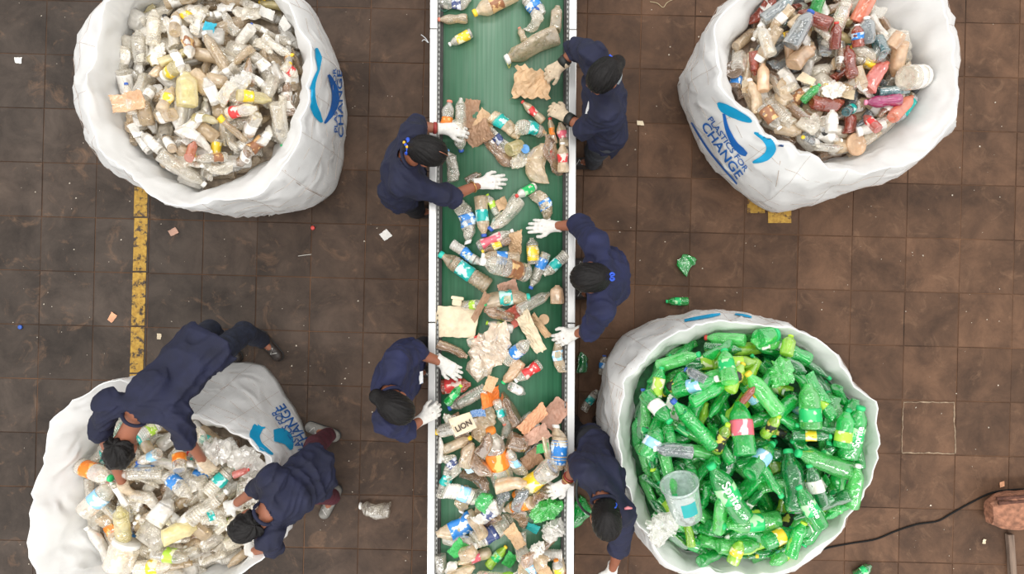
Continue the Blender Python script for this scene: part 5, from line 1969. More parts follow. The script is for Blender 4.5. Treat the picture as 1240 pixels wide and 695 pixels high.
for (pts, r, colr, lab, nm) in (
        ([(361, 310), (368, 309), (377, 308)], .002, (.75, .72, .66), 'thin white thread on the tiles below the upper left bag', 'thread'),
        ([(787, 2), (796, 4), (803, 9), (808, 3), (818, -2)], .003, (.45, .36, .22), 'dry twig on the tiles at the top', 'twig'),
        ([(510, 42), (515, 46), (519, 52), (514, 48), (511, 50)], .003, (.82, .84, .86), 'white frayed string beside the conveyor rail', 'string')):
    o = link(nm, tube_mesh(nm, smooth_path([P(x, y, .004) for x, y in pts], 5), r, 6), simple('fibre_' + nm, colr, .8, .1, 10, 0))
    tag(o, lab, nm)

# black cable and the old beam
cab = [(985, 672), (1000, 664), (1030, 658), (1060, 653), (1085, 643), (1110, 635), (1135, 631), (1150, 623), (1175, 609), (1200, 597), (1225, 593), (1260, 592)]
o = link('cable', tube_mesh('cable', smooth_path([P(x, y, .008) for x, y in cab], 6), .0065, 8), simple('black_cable', (.008, .008, .008), .7, .2, 20, .05, spec=.2))
tag(o, 'thin black cable snaking across the floor to the wooden beam', 'cable')
M_wood = simple('raw_red_wood', (0.30, 0.135, 0.08), 0.85, 0.45, 26, 0.9, bscale=48)
M_lath = simple('grey_lath', (0.17, 0.12, 0.09), 0.85, 0.4, 12, 0.5, stretch=(4, .4, 1))
bm_ = empty('timber_beam', P(1260, 618, 0))
tag(bm_, 'rough reddish timber beam lying at the lower corner', 'beam')
a0, a1 = P(1199, 620, .12), P(1330, 610, .12)
rows, L_ = 14, (a1 - a0).length
v, f = [], []
dr = (a1 - a0).normalized()
sd = Vector((-dr.y, dr.x, 0))
for i in range(rows + 1):
    c_ = a0.lerp(a1, i / rows)
    e = [0.62, .9, 1.0][min(i, 2)]
    for k in range(20):
        an = 2 * math.pi * k / 20
        rr = (abs(math.cos(an)) ** 4 + abs(math.sin(an)) ** 4) ** (-.25)
        q = Vector(c_) + sd * (math.cos(an) * rr * .128 * e) + Vector((0, 0, math.sin(an) * rr * .085 * e)) - dr * (0.012 * (i == 0))
        q += Vector((rng.uniform(-.006, .006), rng.uniform(-.006, .006), rng.uniform(-.005, .005)))
        v.append(Vector((q.x, q.y, max(.01, q.z))) - bm_.location)
for i in range(rows):
    for k in range(20):
        k2 = (k + 1) % 20
        f.append((i * 20 + k, i * 20 + k2, (i + 1) * 20 + k2, (i + 1) * 20 + k))
f += [tuple(range(20))[::-1], tuple(rows * 20 + k for k in range(20))]
link('log', mesh('log', v, f, False), M_wood, bm_)
for (off, z_) in ((.085, .192), (.112, .178)):
    pts = [a0 + dr * s + sd * off + Vector((0, 0, z_ - .12)) - bm_.location for s in (0.02, .2, .5, .75)]
    link('bark_ridge', tube_mesh('bark_ridge', pts, .014, 6), simple('dark_bark', (.11, .045, .03), .9, .4, 30, .8), bm_)
lt = link('wooden_lath', box_mesh('wooden_lath', -.022, .022, -.45, .45, 0, .045, .004), M_lath)
q0 = P(1222, 700, .02)
lt.location = (q0.x + .03, q0.y - .12, .004)
lt.rotation_euler = (0, 0, R(4))
tag(lt, 'narrow grey wooden lath on the floor below the beam', 'lath')

# ------------------------------------------------------------------ people
M_skin = simple('brown_skin', (0.27, 0.095, 0.050), 0.5, 0.12, 12, 0.05)
M_navy = simple('navy_cotton', (0.0065, 0.0085, 0.031), 0.8, 0.30, 9, 0.55, bscale=17)
M_navy2 = simple('blue_cotton', (0.0075, 0.0105, 0.047), 0.8, 0.30, 9, 0.55, bscale=17)
M_black = simple('black_trousers', (0.012, 0.013, 0.018), 0.8, 0.3, 12, 0.2)
M_slate = simple('slate_trousers', (0.045, 0.050, 0.062), 0.8, 0.3, 12, 0.2)
M_denim = simple('dark_denim', (0.010, 0.014, 0.030), 0.8, 0.4, 30, 0.2)
M_maroon = simple('maroon_trousers', (0.075, 0.012, 0.022), 0.8, 0.3, 14, 0.2)
M_hair = simple('black_hair', (0.007, 0.006, 0.006), 0.42, 0.4, 60, 0.35, bscale=240, spec=0.22)
M_glove = simple('white_knit_glove', (0.72, 0.70, 0.66), 0.85, 0.10, 60, 0.4, bscale=320)
M_palm = simple('grey_glove_coating', (0.20, 0.19, 0.18), 0.6, 0.3, 40, 0.2)
M_cream_g = simple('cream_knit_glove', (0.62, 0.50, 0.36), 0.85, 0.15, 60, 0.4, bscale=320)
M_eye = simple('eye_white', (0.75, 0.72, 0.68), 0.2, 0.02, 10, 0)
M_iris = simple('dark_iris', (0.012, 0.008, 0.006), 0.2, 0.02, 10, 0)
M_lip = simple('lips', (0.20, 0.06, 0.045), 0.45, 0.05, 20, 0)
M_shoe = simple('dark_leather', (0.035, 0.026, 0.022), 0.45, 0.35, 22, 0.2)
M_shoe2 = simple('grey_canvas_shoe', (0.22, 0.21, 0.19), 0.6, 0.3, 22, 0.2)
M_sole = simple('black_sole', (0.02, 0.02, 0.02), 0.7, 0.2, 10, 0.1)
M_bluetie = simple('blue_ribbon', (0.02, 0.09, 0.60), 0.5, 0.2, 30, 0.2)
M_badge = printed('badge_print', (0.85, 0.86, 0.88), (0.10, 0.25, 0.55), 60, .66)
M_band = simple('black_band', (0.012, 0.016, 0.014), 0.5, 0.2, 30, 0.1)
M_red = simple('red_band', (0.30, 0.03, 0.025), 0.5, 0.2, 30, 0.1)
M_bangle = simple('gold_bangle', (0.60, 0.34, 0.12), 0.3, 0.1, 30, 0, 0.9)
M_scarf = simple('grey_scarf', (0.26, 0.29, 0.31), 0.8, 0.2, 20, 0.3)
M_yellow = simple('yellow_bead', (0.75, 0.42, 0.02), 0.5, 0.1, 20, 0)


def sub_field(pts, pad, h):
    a = np.array([list(p) for p in pts])
    return Field(a.min(0) - pad, a.max(0) + pad, h)


def ring_pts(c, n, r, k=16):
    n = Vector(n).normalized()
    ref = Vector((0, 0, 1)) if abs(n.z) < .9 else Vector((1, 0, 0))
    u = n.cross(ref).normalized()
    v = n.cross(u)
    return [Vector(c) + u * (math.cos(2 * math.pi * i / k) * r) + v * (math.sin(2 * math.pi * i / k) * r) for i in range(k)]


def glove(name, wr, d, nrm, thumb, curl, mat, parent, spread=1.0, palm=True):
    """A gloved hand: palm, four fingers of unequal length bent at the knuckles, a thumb on the side."""
    d = unit(d)
    nrm = unit(nrm - d * nrm.dot(d))
    s = d.cross(nrm).normalized() * thumb        # towards the thumb
    f = sub_field([wr - d * .06, wr + d * .19, wr + s * .08, wr - s * .06, wr - nrm * .09, wr + nrm * .03], .03, .0042)
    f.cap(wr - d * .055, wr - d * .005, .036, .031, .0, (wr - d * .052, -d))
    f.cap(wr - d * .01, wr + d * .02, .029, .028, .012)
    fing = [(.032, .074, .086, .0098), (.011, .079, .096, .0102), (-.011, .076, .089, .0098), (-.031, .068, .070, .0088)]
    for i, (off, kn, ln, rad) in enumerate(fing):
        k0 = wr + d * kn + s * off
        f.cap(wr + s * off * .55 + d * .008, k0, .0165, .0135, .016)
        ang = 0.0
        p = k0
        fd = (d + s * off * 3.2 * spread).normalized()
        for seg, share in enumerate((.44, .32, .24)):
            ang += curl * (.55, .9, .6)[seg] + (.06 * i if seg == 0 else 0)
            dd = fd * math.cos(ang) - nrm * math.sin(ang)
            q = p + dd * (ln * share)
            f.cap(p, q, rad + .001 - .0006 * seg, rad - .0006 * seg, .005)
            p = q
    t0 = wr + d * .022 + s * .022
    t1 = t0 + (s * .75 + d * .65 - nrm * .15).normalized() * .040
    t2 = t1 + (s * .35 + d * .9 - nrm * (.3 + curl * .4)).normalized() * .034
    t3 = t2 + (s * .02 + d * .95 - nrm * (.3 + curl * .5)).normalized() * .026
    f.cap(t0, t1, .018, .0125, .012)
    f.cap(t1, t2, .0122, .0112, .004)
    f.cap(t2, t3, .0112, .0100, .004)
    me = f.mesh(name)
    o = link(name, me, mat, parent)
    if palm:
        me.materials.append(M_palm)
        n_ = np.zeros(len(me.polygons) * 3, dtype=np.float32)
        me.polygons.foreach_get('normal', n_)
        c_ = np.zeros(len(me.polygons) * 3, dtype=np.float32)
        me.polygons.foreach_get('center', c_)
        n_, c_ = n_.reshape(-1, 3), c_.reshape(-1, 3)
        along = (c_ - np.array(wr)) @ np.array(d)
        me.polygons.foreach_set('material_index', ((n_ @ np.array(nrm) < -.15) & (along > .012)).astype(np.int32))
    return o


def person(label, head, face, tilt, shL, shR, pel, elL, wrL, hdL, elR, wrR, hdR, ankL, ankR, toe,
           shirt=None, pants=None, hair='bun', bunpx=None, sleeve=(.18, .18), curl=(.45, .45), gmat=None, shoe=None, badge=None, seed=1,
           handz=None, kneef=.03, male=False, slim=1.0, palm=True, roundback=.03, nrmL=None, nrmR=None):
    shirt, pants, gmat, shoe = shirt or M_navy, pants or M_black, gmat or M_glove, shoe or M_shoe
    lat = unit(shL - shR)
    shm = (shL + shR) / 2
    sd = unit(shm - pel)
    fw = unit(Vector(face))
    hu = Vector((0, 0, 1))
    hf_ = (fw * math.cos(tilt) - hu * math.sin(tilt)).normalized()       # where the face points
    hup = (hu * math.cos(tilt) + fw * math.sin(tilt)).normalized()       # crown
    hs = hup.cross(hf_).normalized()
    head = Vector(head)
    neck = shm + sd * .045
    llat = unit(Vector((lat.x, lat.y, 0)))
    front = llat.cross(Vector((0, 0, 1)))
    hpL, hpR = pel + llat * (.085 * slim) - Vector((0, 0, .05)), pel - llat * (.085 * slim) - Vector((0, 0, .05))
    knL = (hpL + ankL) / 2 + front * kneef
    knR = (hpR + ankR) / 2 + front * kneef
    toes = [unit(Vector(t)) for t in toe] if isinstance(toe, (list, tuple)) else [unit(Vector(toe))] * 2
    ss = 1.15 if male else 1.0
    chest = shm - sd * .13
    back = unit(sd.cross(lat))
    if back.dot(front) > 0:
        back = -back
    # ---- the body: one continuous surface
    f = sub_field([head, shL, shR, pel, elL, wrL + unit(hdL) * .08, elR, wrR + unit(hdR) * .08, ankL - Vector((0, 0, .08)), ankR, ankL + toes[0] * .18, ankR + toes[1] * .18], .15, .0085)
    f.ell(head + hup * .022 - hf_ * .012, (hs, hf_, hup), (.074, .092, .088), .02)
    f.ell(head - hup * .045 + hf_ * .022, (hs, hf_, hup), (.057, .066, .075), .03)
    f.cap(head - hup * .088 + hf_ * .050, head - hup * .086 + hf_ * .058, .022, .02, .02)
    f.cap(head - hup * .002 + hf_ * .082, head - hup * .040 + hf_ * .098, .009, .0125, .010)          # nose
    f.cap(head + hup * .022 + hf_ * .074 + hs * .036, head + hup * .022 + hf_ * .074 - hs * .036, .011, .011, .015)  # brow
    for s in (-1, 1):
        f.ell(head + hup * .000 + hf_ * .088 + hs * (s * .032), (hs, hf_, hup), (.018, .012, .012), .010, True)
        f.ell(head - hup * .015 - hf_ * .006 + hs * (s * .078), (hs, hf_, hup), (.010, .020, .031), .006)
        f.cap(head - hup * .035 + hf_ * .060 + hs * (s * .035), head - hup * .03 + hf_ * .05 + hs * (s * .04), .018, .018, .02)
    f.cap(head - hup * .060 + hf_ * .082 + hs * .018, head - hup * .060 + hf_ * .082 - hs * .018, .009, .009, .008)
    f.cap(neck - sd * .02, head - hup * .05 - hf_ * .02, .055, .050, .03)
    for s in (-1, 1):
        f.cap(pel + llat * (s * .045 * slim), chest + lat * (s * .05 * slim), .080 * slim, .080 * slim, .04)
    f.cap(shL - lat * .02, shR + lat * .02, .050, .050, .04)
    for sh, el, wr, hd in ((shL, elL, wrL, hdL), (shR, elR, wrR, hdR)):
        f.cap(sh, el, .047, .038, .03)
        f.cap(el, wr, .038, .026, .02)
        f.cap(wr, wr + unit(hd) * .07, .020, .016, .015)
    for hp, kn, an, toe in ((hpL, knL, ankL, toes[0]), (hpR, knR, ankR, toes[1])):
        f.cap(hp, kn, .078, .052, .04)
        f.cap(kn, an, .052, .036, .03)
        f.cap(an, an + toe * .14 - Vector((0, 0, an.z - .03)), .030, .022, .02)
    body = link('person', f.mesh('person'), M_skin)
    tag(body, label, 'person')
    # eyes and lips
    for s in (-1, 1):
        v, fc = lathe([(-.010 + .02 * i / 6, max(.0005, math.sqrt(max(0, .0001 - (-.010 + .02 * i / 6) ** 2)))) for i in range(7)], 12)
        M_ = Matrix(((hf_.x, hs.x, hup.x), (hf_.y, hs.y, hup.y), (hf_.z, hs.z, hup.z)))
        c_ = head + hf_ * .0735 + hs * (s * .032)
        e = link('eye', mesh('eye', [M_ @ Vector(q) + c_ for q in v * 1.1], fc), M_eye, body)
        link('iris', mesh('iris', [M_ @ (Vector(q) * .55) + c_ + hf_ * .006 for q in v], fc), M_iris, e)
    link('mouth', tube_mesh('mouth', [head - hup * .060 + hf_ * .090 + hs * .022, head - hup * .060 + hf_ * .0925, head - hup * .060 + hf_ * .090 - hs * .022], [.002, .004, .002], 6), M_lip, body)
    # ---- shirt
    e1 = elL + (wrL - elL) * sleeve[0]
    e2 = elR + (wrR - elR) * sleeve[1]
    hemv = Vector((0, 0, -1)) if not male else (-sd * .8 + Vector((0, 0, -.3))).normalized()
    tail = pel + hemv * (.10 if male else .13)
    f = sub_field([shL, shR, pel, tail, e1, e2], .20, .0085)
    for s in (-1, 1):
        f.cap(pel + llat * (s * .062 * slim), chest + lat * (s * .066), .106 * slim, .108 * slim, .05)
        f.cap(pel + llat * (s * .062 * slim), tail + llat * (s * .075 * slim), .112 * slim, .122 * slim, .04, (tail, hemv))
    f.cap(shL - lat * .01, shR + lat * .01, .068, .068, .05)
    f.cap(chest + back * roundback, neck - sd * .05 + back * (roundback * .7), .105, .070, .06)
    for sh, el, ee, wr in ((shL, elL, e1, wrL), (shR, elR, e2, wrR)):
        u = unit(wr - el)
        f.cap(sh, el, .072, .062, .05)
        f.cap(el, ee + u * .05, .061, .060, .03, (ee, u))
    f.rumple(.015, 15.0, seed)
    f.rumple(.0075, 31.0, seed + 2)
    f.carve_cap(neck + sd * .0, head - hup * .05 - hf_ * .015, .066)
    sh_o = link('shirt', f.mesh('shirt'), shirt, body)
    link('collar', tube_mesh('collar', ring_pts(neck + sd * .012, (head - hup * .05) - neck, .068, 20), .011, 8, True), shirt, body)
    for ee, u in ((e1, unit(wrL - elL)), (e2, unit(wrR - elR))):
        link('sleeve_hem', tube_mesh('sleeve_hem', ring_pts(ee - u * .008, u, .055, 18), .006, 6, True), shirt, body)
    # ---- trousers and shoes
    f = sub_field([hpL, hpR, knL, knR, ankL, ankR], .16, .0095)
    f.cap(pel + llat * .05 + Vector((0, 0, .02)), pel - llat * .05 + Vector((0, 0, .02)), .088 * slim, .088 * slim, .04)
    for hp, kn, an in ((hpL, knL, ankL), (hpR, knR, ankR)):
        f.cap(hp, kn, .098 if not male else .086, .072, .04)
        f.cap(kn, an - Vector((0, 0, .01)), .070, .058, .03, (an - Vector((0, 0, .015)), Vector((0, 0, -1))))
    f.rumple(.006, 20.0, seed + 5)
    link('trousers', f.mesh('trousers'), pants, body)
    for an, toe in ((ankL, toes[0] * ss), (ankR, toes[1] * ss)):
        g = Vector((an.x, an.y, 0.0))
        f = sub_field([g - toe * .08, g + toe * .2, g + Vector((0, 0, .1))], .06, .006)
        f.cap(g - toe * .035 + Vector((0, 0, .045)), g + toe * .13 + Vector((0, 0, .032)), .042, .040, .02)
        f.cap(g + Vector((0, 0, .05)), g + Vector((0, 0, .10)), .044, .046, .03)
        f.plane((g.x, g.y, .022), (0, 0, -1))
        so_ = link('shoe', f.mesh('shoe'), shoe, body)
        f = sub_field([g - toe * .08, g + toe * .2], .06, .006)
        f.cap(g - toe * .035 + Vector((0, 0, .03)), g + toe * .13 + Vector((0, 0, .03)), .047, .046, .02)
        f.plane((g.x, g.y, .023), (0, 0, 1))
        f.plane((g.x, g.y, .003), (0, 0, -1))
        link('sole', f.mesh('sole'), M_sole, so_)
        lc = [g + toe * (.06 + .02 * i) + Vector((0, 0, .073)) + toe.cross(Vector((0, 0, 1))) * (.018 * (-1) ** i) for i in range(4)]
        link('lace', tube_mesh('lace', lc, .0028, 5), M_glove, so_)
    # ---- hair
    f = sub_field([head, head - hf_ * .2, head + hup * .1], .15, .0055)
    c_ = head + hup * .024 - hf_ * .014
    f.ell(c_, (hs, hf_, hup), (.083, .099, .097), .02)
    f.ell(head - hup * .03 - hf_ * .055, (hs, hf_, hup), (.073, .054, .072), .03)
    # the face stays free
    f.ell(head - hup * .052 + hf_ * .105, (hs, hf_, hup), (.085, .072, .098), .01, True)
    if male:
        f.ell(head - hup * .10 - hf_ * .02, (hs, hf_, hup), (.13, .13, .062), .02, True)
    X, Y, Z = f.grid()
    rx, ry, rz = X - c_.x, Y - c_.y, Z - c_.z
    ps = rx * hs.x + ry * hs.y + rz * hs.z
    pu = rx * hup.x + ry * hup.y + rz * hup.z
    pf_ = rx * hf_.x + ry * hf_.y + rz * hf_.z
    an_ = np.arctan2(ps, pu + .03)
    if male:
        f.f += (.0035 * np.sin(an_ * 17 + 60 * pf_ + 2 * np.sin(pf_ * 70 + seed)) * np.sin(pf_ * 95 + an_ * 9) + .004 * np.sin(an_ * 7 + pf_ * 45)).astype(np.float32)
    else:
        f.f += (.0018 * np.sin(an_ * 44 + 6 * np.sin(pf_ * 22 + seed)) + .0016 * np.sin(an_ * 21 + seed + pf_ * 18)).astype(np.float32)
    if hair == 'bun':
        bp = Vector(bunpx) if bunpx is not None else head - hf_ * .125 + hup * .02
        f.cap(c_ - hf_ * .07, bp, .045, .034, .02)
        f.ell(bp, (hs, hf_, hup), (.042, .042, .042), .015)
    elif hair == 'tail':
        bp = Vector(bunpx)
        f.cap(c_ - hf_ * .07, bp, .05, .030, .02)
        f.cap(bp, bp + (bp - c_) * .35 - hu * .09, .030, .018, .01)
    ho_ = link('hair', f.mesh('hair'), M_hair, body)
    # ---- gloves
    for tag_, wr, el, hd, cu, th, nr in (('L', wrL, elL, hdL, curl[0], -1, nrmL), ('R', wrR, elR, hdR, curl[1], 1, nrmR)):
        hd = unit(hd)
        n_ = Vector(nr) if nr is not None else Vector((0, 0, 1)) - hd * hd.z
        glove('glove', wr, hd, n_, -th, cu, gmat, body, palm=palm)
    # ---- badge on the chest, found on the cloth
    bvh = BVHTree.FromPolygons([q.co for q in sh_o.data.vertices], [p.vertices for p in sh_o.data.polygons])
    if badge is not None:
        px, py, ang, bw_, bh_ = badge
        tgt = P(px, py, 0)
        org = Vector((0, 0, H))
        hit = bvh.ray_cast(org, (tgt - org).normalized())
        if hit[0] is not None:
            loc, nn = hit[0], hit[1]
            u = Vector((math.cos(R(ang)), math.sin(R(ang)), 0))
            u = (u - nn * u.dot(nn)).normalized()
            v_ = nn.cross(u)
            bmx = box_mesh('name_badge', -bw_ / 2, bw_ / 2, -bh_ / 2, bh_ / 2, -.004, .007, .002)
            for q in bmx.vertices:
                q.co = loc + u * q.co.x + v_ * q.co.y + nn * q.co.z
            link('name_badge', bmx, M_badge, body)['label'] = 'white printed name badge'
    return body, dict(bvh=bvh, hf=hf_, hup=hup, hs=hs, head=head, c=c_, body=body)


def scrunchie(info, at, n, r, tr, mat, name='hair_tie'):
    return link(name, tube_mesh(name, [p + Vector((0, 0, .004 * math.sin(i * 2.1))) for i, p in enumerate(ring_pts(at, n, r, 18))], tr, 8, True), mat, info['body'])


def band(info, wr, el, t, r, tr, mat, name, wide=None):
    c_ = wr.lerp(el, t)
    if wide is None:
        return link(name, tube_mesh(name, ring_pts(c_, wr - el, r, 20), tr, 8, True), mat, info['body'])
    ax = unit(wr - el)
    rings = [ring_pts(c_ + ax * o_, ax, q, 20) for o_, q in ((-wide / 2, r - .004), (-wide / 2, r), (wide / 2, r), (wide / 2, r - .004))]
    v = [p for g in rings for p in g]
    f = [(i * 20 + k, i * 20 + (k + 1) % 20, ((i + 1) % 4) * 20 + (k + 1) % 20, ((i + 1) % 4) * 20 + k) for i in range(4) for k in range(20)]
    return link(name, mesh(name, v, f), mat, info['body'])


def PV(x, y, z):
    return P(x, y, z)


def feet(pel, lat, fwd, w_=.11, back=.0):
    a = Vector((pel.x, pel.y, .085)) - Vector(fwd) * back
    return a + Vector(lat) * w_, a - Vector(lat) * w_


XP, XN, YP, YN = Vector((1, 0, 0)), Vector((-1, 0, 0)), Vector((0, 1, 0)), Vector((0, -1, 0))

# A: upper left of the belt, facing it
pel = Vector((-.69, .66, .90))
aL, aR = feet(pel, YP, XP)
wL, wR = PV(540, 156, .95), PV(583, 222, .94)
eL, eR = PV(503, 153, .98), PV(546, 238, 1.04)
_, ia = person('worker in navy shirt with blue and yellow hair tie, at the upper left rail', PV(521, 184, 1.38), (.95, -.28, 0), .62,
               PV(500, 164, 1.25), PV(488, 221, 1.23), pel, eL, wL, PV(568, 157, .92) - wL, eR, wR, PV(615, 219, .90) - wR, aL, aR, XP,
               bunpx=PV(496, 178, 1.40), sleeve=(.25, .12), curl=(.55, .25), seed=1)
bp = PV(493, 177, 1.40)
scrunchie(ia, bp, (-1, .1, .3), .040, .010, M_bluetie)
for a in range(3):
    v, f = lathe([(-.008, .002), (-.004, .008), (.004, .008), (.008, .002)], 10)
    q = bp + Vector((.006 - .008 * a, .012 * (a - 1), .045))
    link('hair_bead', mesh('hair_bead', v + np.array(q), f), M_yellow if a != 1 else M_bluetie, ia['body'])
band(ia, wL, eL, .36, .036, .0, M_red, 'wristband', .02)
band(ia, wR, eR, .28, .034, .0035, M_bangle, 'bangle')
link('hair_parting', tube_mesh('hair_parting', [ia['c'] + (ia['hup'] * math.cos(t) + ia['hf'] * math.sin(t)) * .1055 for t in np.linspace(.0, .85, 6)], .0022, 5), M_skin, ia['body'])

# B: lower left of the belt, bending over it
pel = Vector((-.68, -.52, .90))
lt_ = unit((.35, .94, 0))
aL, aR = feet(pel, lt_, XP)
wL, wR = PV(536, 439, .97), PV(512, 507, .98)
eL, eR = PV(505, 427, 1.06), PV(493, 521, 1.05)
_, ib = person('worker in navy shirt with a long bun, badge on chest, gripping a small green bottle', PV(482, 494, 1.36), (.86, -.50, 0), .75,
               PV(480, 437, 1.24), PV(468, 512, 1.24), pel, eL, wL, PV(558, 455, .93) - wL, eR, wR, PV(538, 491, .95) - wR, aL, aR, XP,
               shirt=M_navy2, bunpx=PV(456, 480, 1.37), sleeve=(.02, .05), curl=(.35, .75), badge=(508, 457, -78, .085, .045), seed=2)
scrunchie(ib, PV(459, 482, 1.37), (-.8, .4, .2), .034, .008, M_band)

# C: upper right of the belt
pel = Vector((.58, 1.02, .88))
aL, aR = feet(pel, unit((.1, -1, 0)), XN)
wR, wL = PV(678, 80, .97), PV(683, 140, .97)
eR, eL = PV(697, 60, 1.04), PV(708, 156, 1.04)
_, ic = person('worker in navy shirt with black wristbands and white badge, reaching in at the belt head', PV(729, 94, 1.40), (-.66, -.75, 0), .55,
               PV(736, 136, 1.25), PV(719, 67, 1.25), pel, eL, wL, PV(664, 129, .92) - wL, eR, wR, PV(664, 89, .93) - wR, aL, aR, XN,
               pants=M_slate, bunpx=PV(748, 76, 1.40), sleeve=(.05, .1), curl=(.6, .7), gmat=M_cream_g, badge=(713, 130, 55, .075, .06), seed=3)
scrunchie(ic, PV(745, 74, 1.42), (.6, .6, .2), .042, .006, M_bluetie)
band(ic, wL, eL, .30, .038, .0, M_band, 'wristband', .045)
band(ic, wR, eR, .30, .038, .0, M_band, 'wristband', .045)
link('scarf', tube_mesh('scarf', ring_pts(ic['head'] - ic['hup'] * .125 - ic['hf'] * .0, ic['hup'], .070, 20), .016, 8, True), M_scarf, ic['body'])

# D: right of the belt, middle
pel = Vector((.60, .06, .90))
aL, aR = feet(pel, YN, XN)
wR, wL = PV(670, 274, .95), PV(695, 404, .96)
eR, eL = PV(700, 272, 1.04), PV(715, 400, 1.04)
_, id_ = person('worker in navy shirt with a bright blue hair ribbon, arms spread over the belt', PV(712, 336, 1.38), (-1, 0, 0), .70,
                PV(729, 374, 1.24), PV(722, 294, 1.24), pel, eL, wL, PV(668, 416, .91) - wL, eR, wR, PV(640, 273, .91) - wR, aL, aR, XN,
                shirt=M_navy2, bunpx=PV(732, 335, 1.38), sleeve=(.02, .08), curl=(.45, .2), badge=(703, 357, -65, .09, .04), seed=4, roundback=.045)
scrunchie(id_, PV(735, 335, 1.38), (1, 0, .1), .033, .006, M_bluetie)
for s in (-1, 1):
    q = PV(736, 335, 1.42)
    link('ribbon', tube_mesh('ribbon', smooth_path([q, q + Vector((.02, s * .02, .005)), q + Vector((.035, s * .01, -.005)), q + Vector((.0, 0, 0))], 5), .006, 6), M_bluetie, id_['body'])

# E: lower right, squeezed between belt and green bag
pel = Vector((.545, -1.02, .86))
lt_ = unit((.80, -.60, 0))
aL, aR = feet(pel, XP, YN, .09)
wR, wL = PV(683, 587, .97), PV(741, 690, .72)
eR, eL = PV(700, 562, 1.08), PV(750, 664, .95)
_, ie = person('worker with bangles in navy shirt, bending between conveyor and green bottle bag', PV(734, 630, 1.33), (.10, -1, 0), .80,
               PV(752, 622, 1.21), PV(708, 573, 1.21), pel, eL, wL, PV(735, 715, .64) - wL, eR, wR, PV(666, 598, .92) - wR, aL, aR, YN,
               bunpx=PV(738, 612, 1.34), hair='tail', sleeve=(.02, .02), curl=(.4, .35), seed=5, palm=False, slim=.82)
band(ie, wR, eR, .30, .034, .004, M_bangle, 'bangle')
band(ie, wR, eR, .40, .035, .004, M_red, 'bangle')
scrunchie(ie, PV(738, 611, 1.36), (0, 1, .3), .04, .004, M_bluetie)
link('shoulder_strap', tube_mesh('shoulder_strap', smooth_path([PV(700, 575, 1.27), PV(698, 600, 1.22), PV(705, 616, 1.14), PV(716, 624, 1.08)], 5), .008, 6), M_band, ie['body'])
q = PV(756, 616, 1.29)
link('pink_tassel', tube_mesh('pink_tassel', [q, q + Vector((.02, .005, .0)), q + Vector((.045, .0, -.01))], [.006, .010, .005], 6), simple('pink_cloth', (.65, .22, .25), .7, .1, 20, .1), ie['body'])

# F: man bending deep over the lower left bag
pel = Vector((-1.905, -.40, .95))
aL, aR = Vector((-1.82, -.39, .085)), Vector((-2.12, -.40, .085))
wR, wL = PV(248, 561, .80), PV(150, 590, .72)
eR, eL = PV(226, 531, .98), PV(122, 520, .98)
_, if_ = person('worker in navy shirt bent flat over the half-filled bag, one boot on the tiles', PV(147, 545, 1.04), (-.15, -1, 0), 1.15,
                PV(214, 504, 1.10), PV(131, 487, 1.12), pel, eR, wR, PV(262, 576, .72) - wR, eL, wL, PV(155, 605, .64) - wL, aL, aR, unit((.65, -.76, 0)),
                pants=M_denim, hair='short', sleeve=(.02, .1), curl=(.6, .6), gmat=M_cream_g, seed=6, male=True, palm=False, kneef=-.10, roundback=.05)

# G: second person at the lower left bag
pel = Vector((-1.25, -1.17, .88))
aL, aR = Vector((-1.31, -1.53, .085)), Vector((-1.34, -1.08, .085))
wR, wL = PV(282, 612, .78), PV(306, 668, .75)
eR, eL = PV(314, 590, .93), PV(330, 660, .92)
_, ig = person('worker in navy shirt, maroon trousers and grey shoes leaning into the half-filled bag', PV(301, 636, 1.18), (-.90, -.42, 0), .95,
               PV(326, 652, 1.13), PV(331, 578, 1.15), pel, eL, wL, PV(295, 662, .68) - wL, eR, wR, PV(268, 618, .70) - wR, aL, aR, [Vector((-.45, -.88, 0)), Vector((-.85, .3, 0))],
               pants=M_maroon, shoe=M_shoe2, hair='short', sleeve=(.1, .1), curl=(.5, .5), seed=7, male=True, palm=False, kneef=.04, roundback=.05)

# the green bottle in B's hand
q = PV(549, 479, .985)
add_bottle(None, q.x, q.y, R(52), 30 * (H - .98) / F, 11 * (H - .98) / F, 'S', 'grn', 'green', 'lime', 0, 2, where=('held', 'held in a gloved hand'), wpos=1, z=.945, pitch=.1)

# ------------------------------------------------------------------ labels: each thing singled out
def words(s):
    return len([w_ for w_ in s.replace(',', ' ').split() if w_])


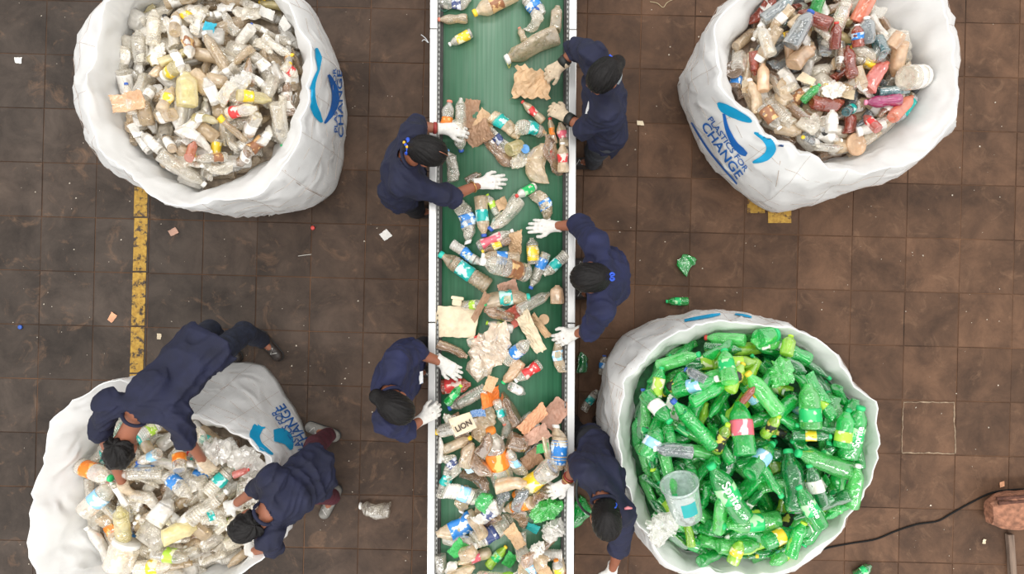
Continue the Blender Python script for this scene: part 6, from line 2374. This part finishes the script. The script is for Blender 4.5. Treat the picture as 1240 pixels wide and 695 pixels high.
BAGN = {'the upper left bag': 'clear-container bag', 'the mixed-colour bag': 'mixed-colour bag', 'the green bottle bag': 'green bottle bag', 'the half-filled bag': 'half-filled bag'}
cands = []
for it in ITEMS:
    wh = it['where']
    if not wh:
        it['label'] = it['txt']
    elif wh[0] == 'bag':
        place = clock(wh[1], it['x'], it['y']) + 'the ' + BAGN[wh[2]]
        lab = it['txt'] + ', ' + place
        if words(lab) > 16:
            lab = it['txt'].replace(' with ', ', ').replace(' and ', ', ') + ', ' + place
        if words(lab) > 15:
            lab = it['short'] + ', ' + place
        if words(lab) > 15:
            lab = lab.replace(' the ', ' ')
        it['label'] = lab
    elif wh[0] == 'belt':
        lab = it['txt'] + ', ' + wh[1]
        for cut in ((' with ', ', '), (' and ', ', '), (' the ', ' '), (' in mid belt', ' midway')):
            if words(lab) > 16:
                lab = lab.replace(*cut)
        if words(lab) > 15:
            lab = it['short'] + ', ' + wh[1]
        if words(lab) > 15:
            lab = lab.replace(' the ', ' ')
        it['label'] = lab
    else:
        lab = it['txt'] + ', ' + wh[1]
        it['label'] = lab if words(lab) <= 16 else it['short'] + ', ' + wh[1]
by = {}
for it in ITEMS:
    by.setdefault(it['label'].lower(), []).append(it)
for lab, v in by.items():
    if len(v) > 1:
        xs = [t['x'] for t in v]
        ys_ = [t['y'] for t in v]
        horiz = max(xs) - min(xs) >= max(ys_) - min(ys_)
        v.sort(key=lambda t: t['x'] if horiz else -t['y'])
        ords = ['second', 'third', 'fourth', 'fifth', 'sixth', 'seventh']
        first, last = ('leftmost', 'rightmost') if horiz else ('topmost', 'bottommost')
        nm = [first] + (['middle'] if len(v) == 3 else ords[:len(v) - 2]) + [last]
        if len(v) <= 8:
            for t, n_ in zip(v, nm):
                l2 = n_ + ' ' + t['label']
                if words(l2) > 16:
                    l2 = l2.replace(' the ', ' ')
                t['label'] = l2
        else:
            for t in v:
                t['group'] = t['group'] or ('alike ' + t['cat'] + ' pieces')
for it in ITEMS:
    tag(it['o'], it['label'][0].upper() * 0 + it['label'], it['cat'], it['group'])
print('ITEMS', len(ITEMS), 'objects', len(bpy.data.objects))
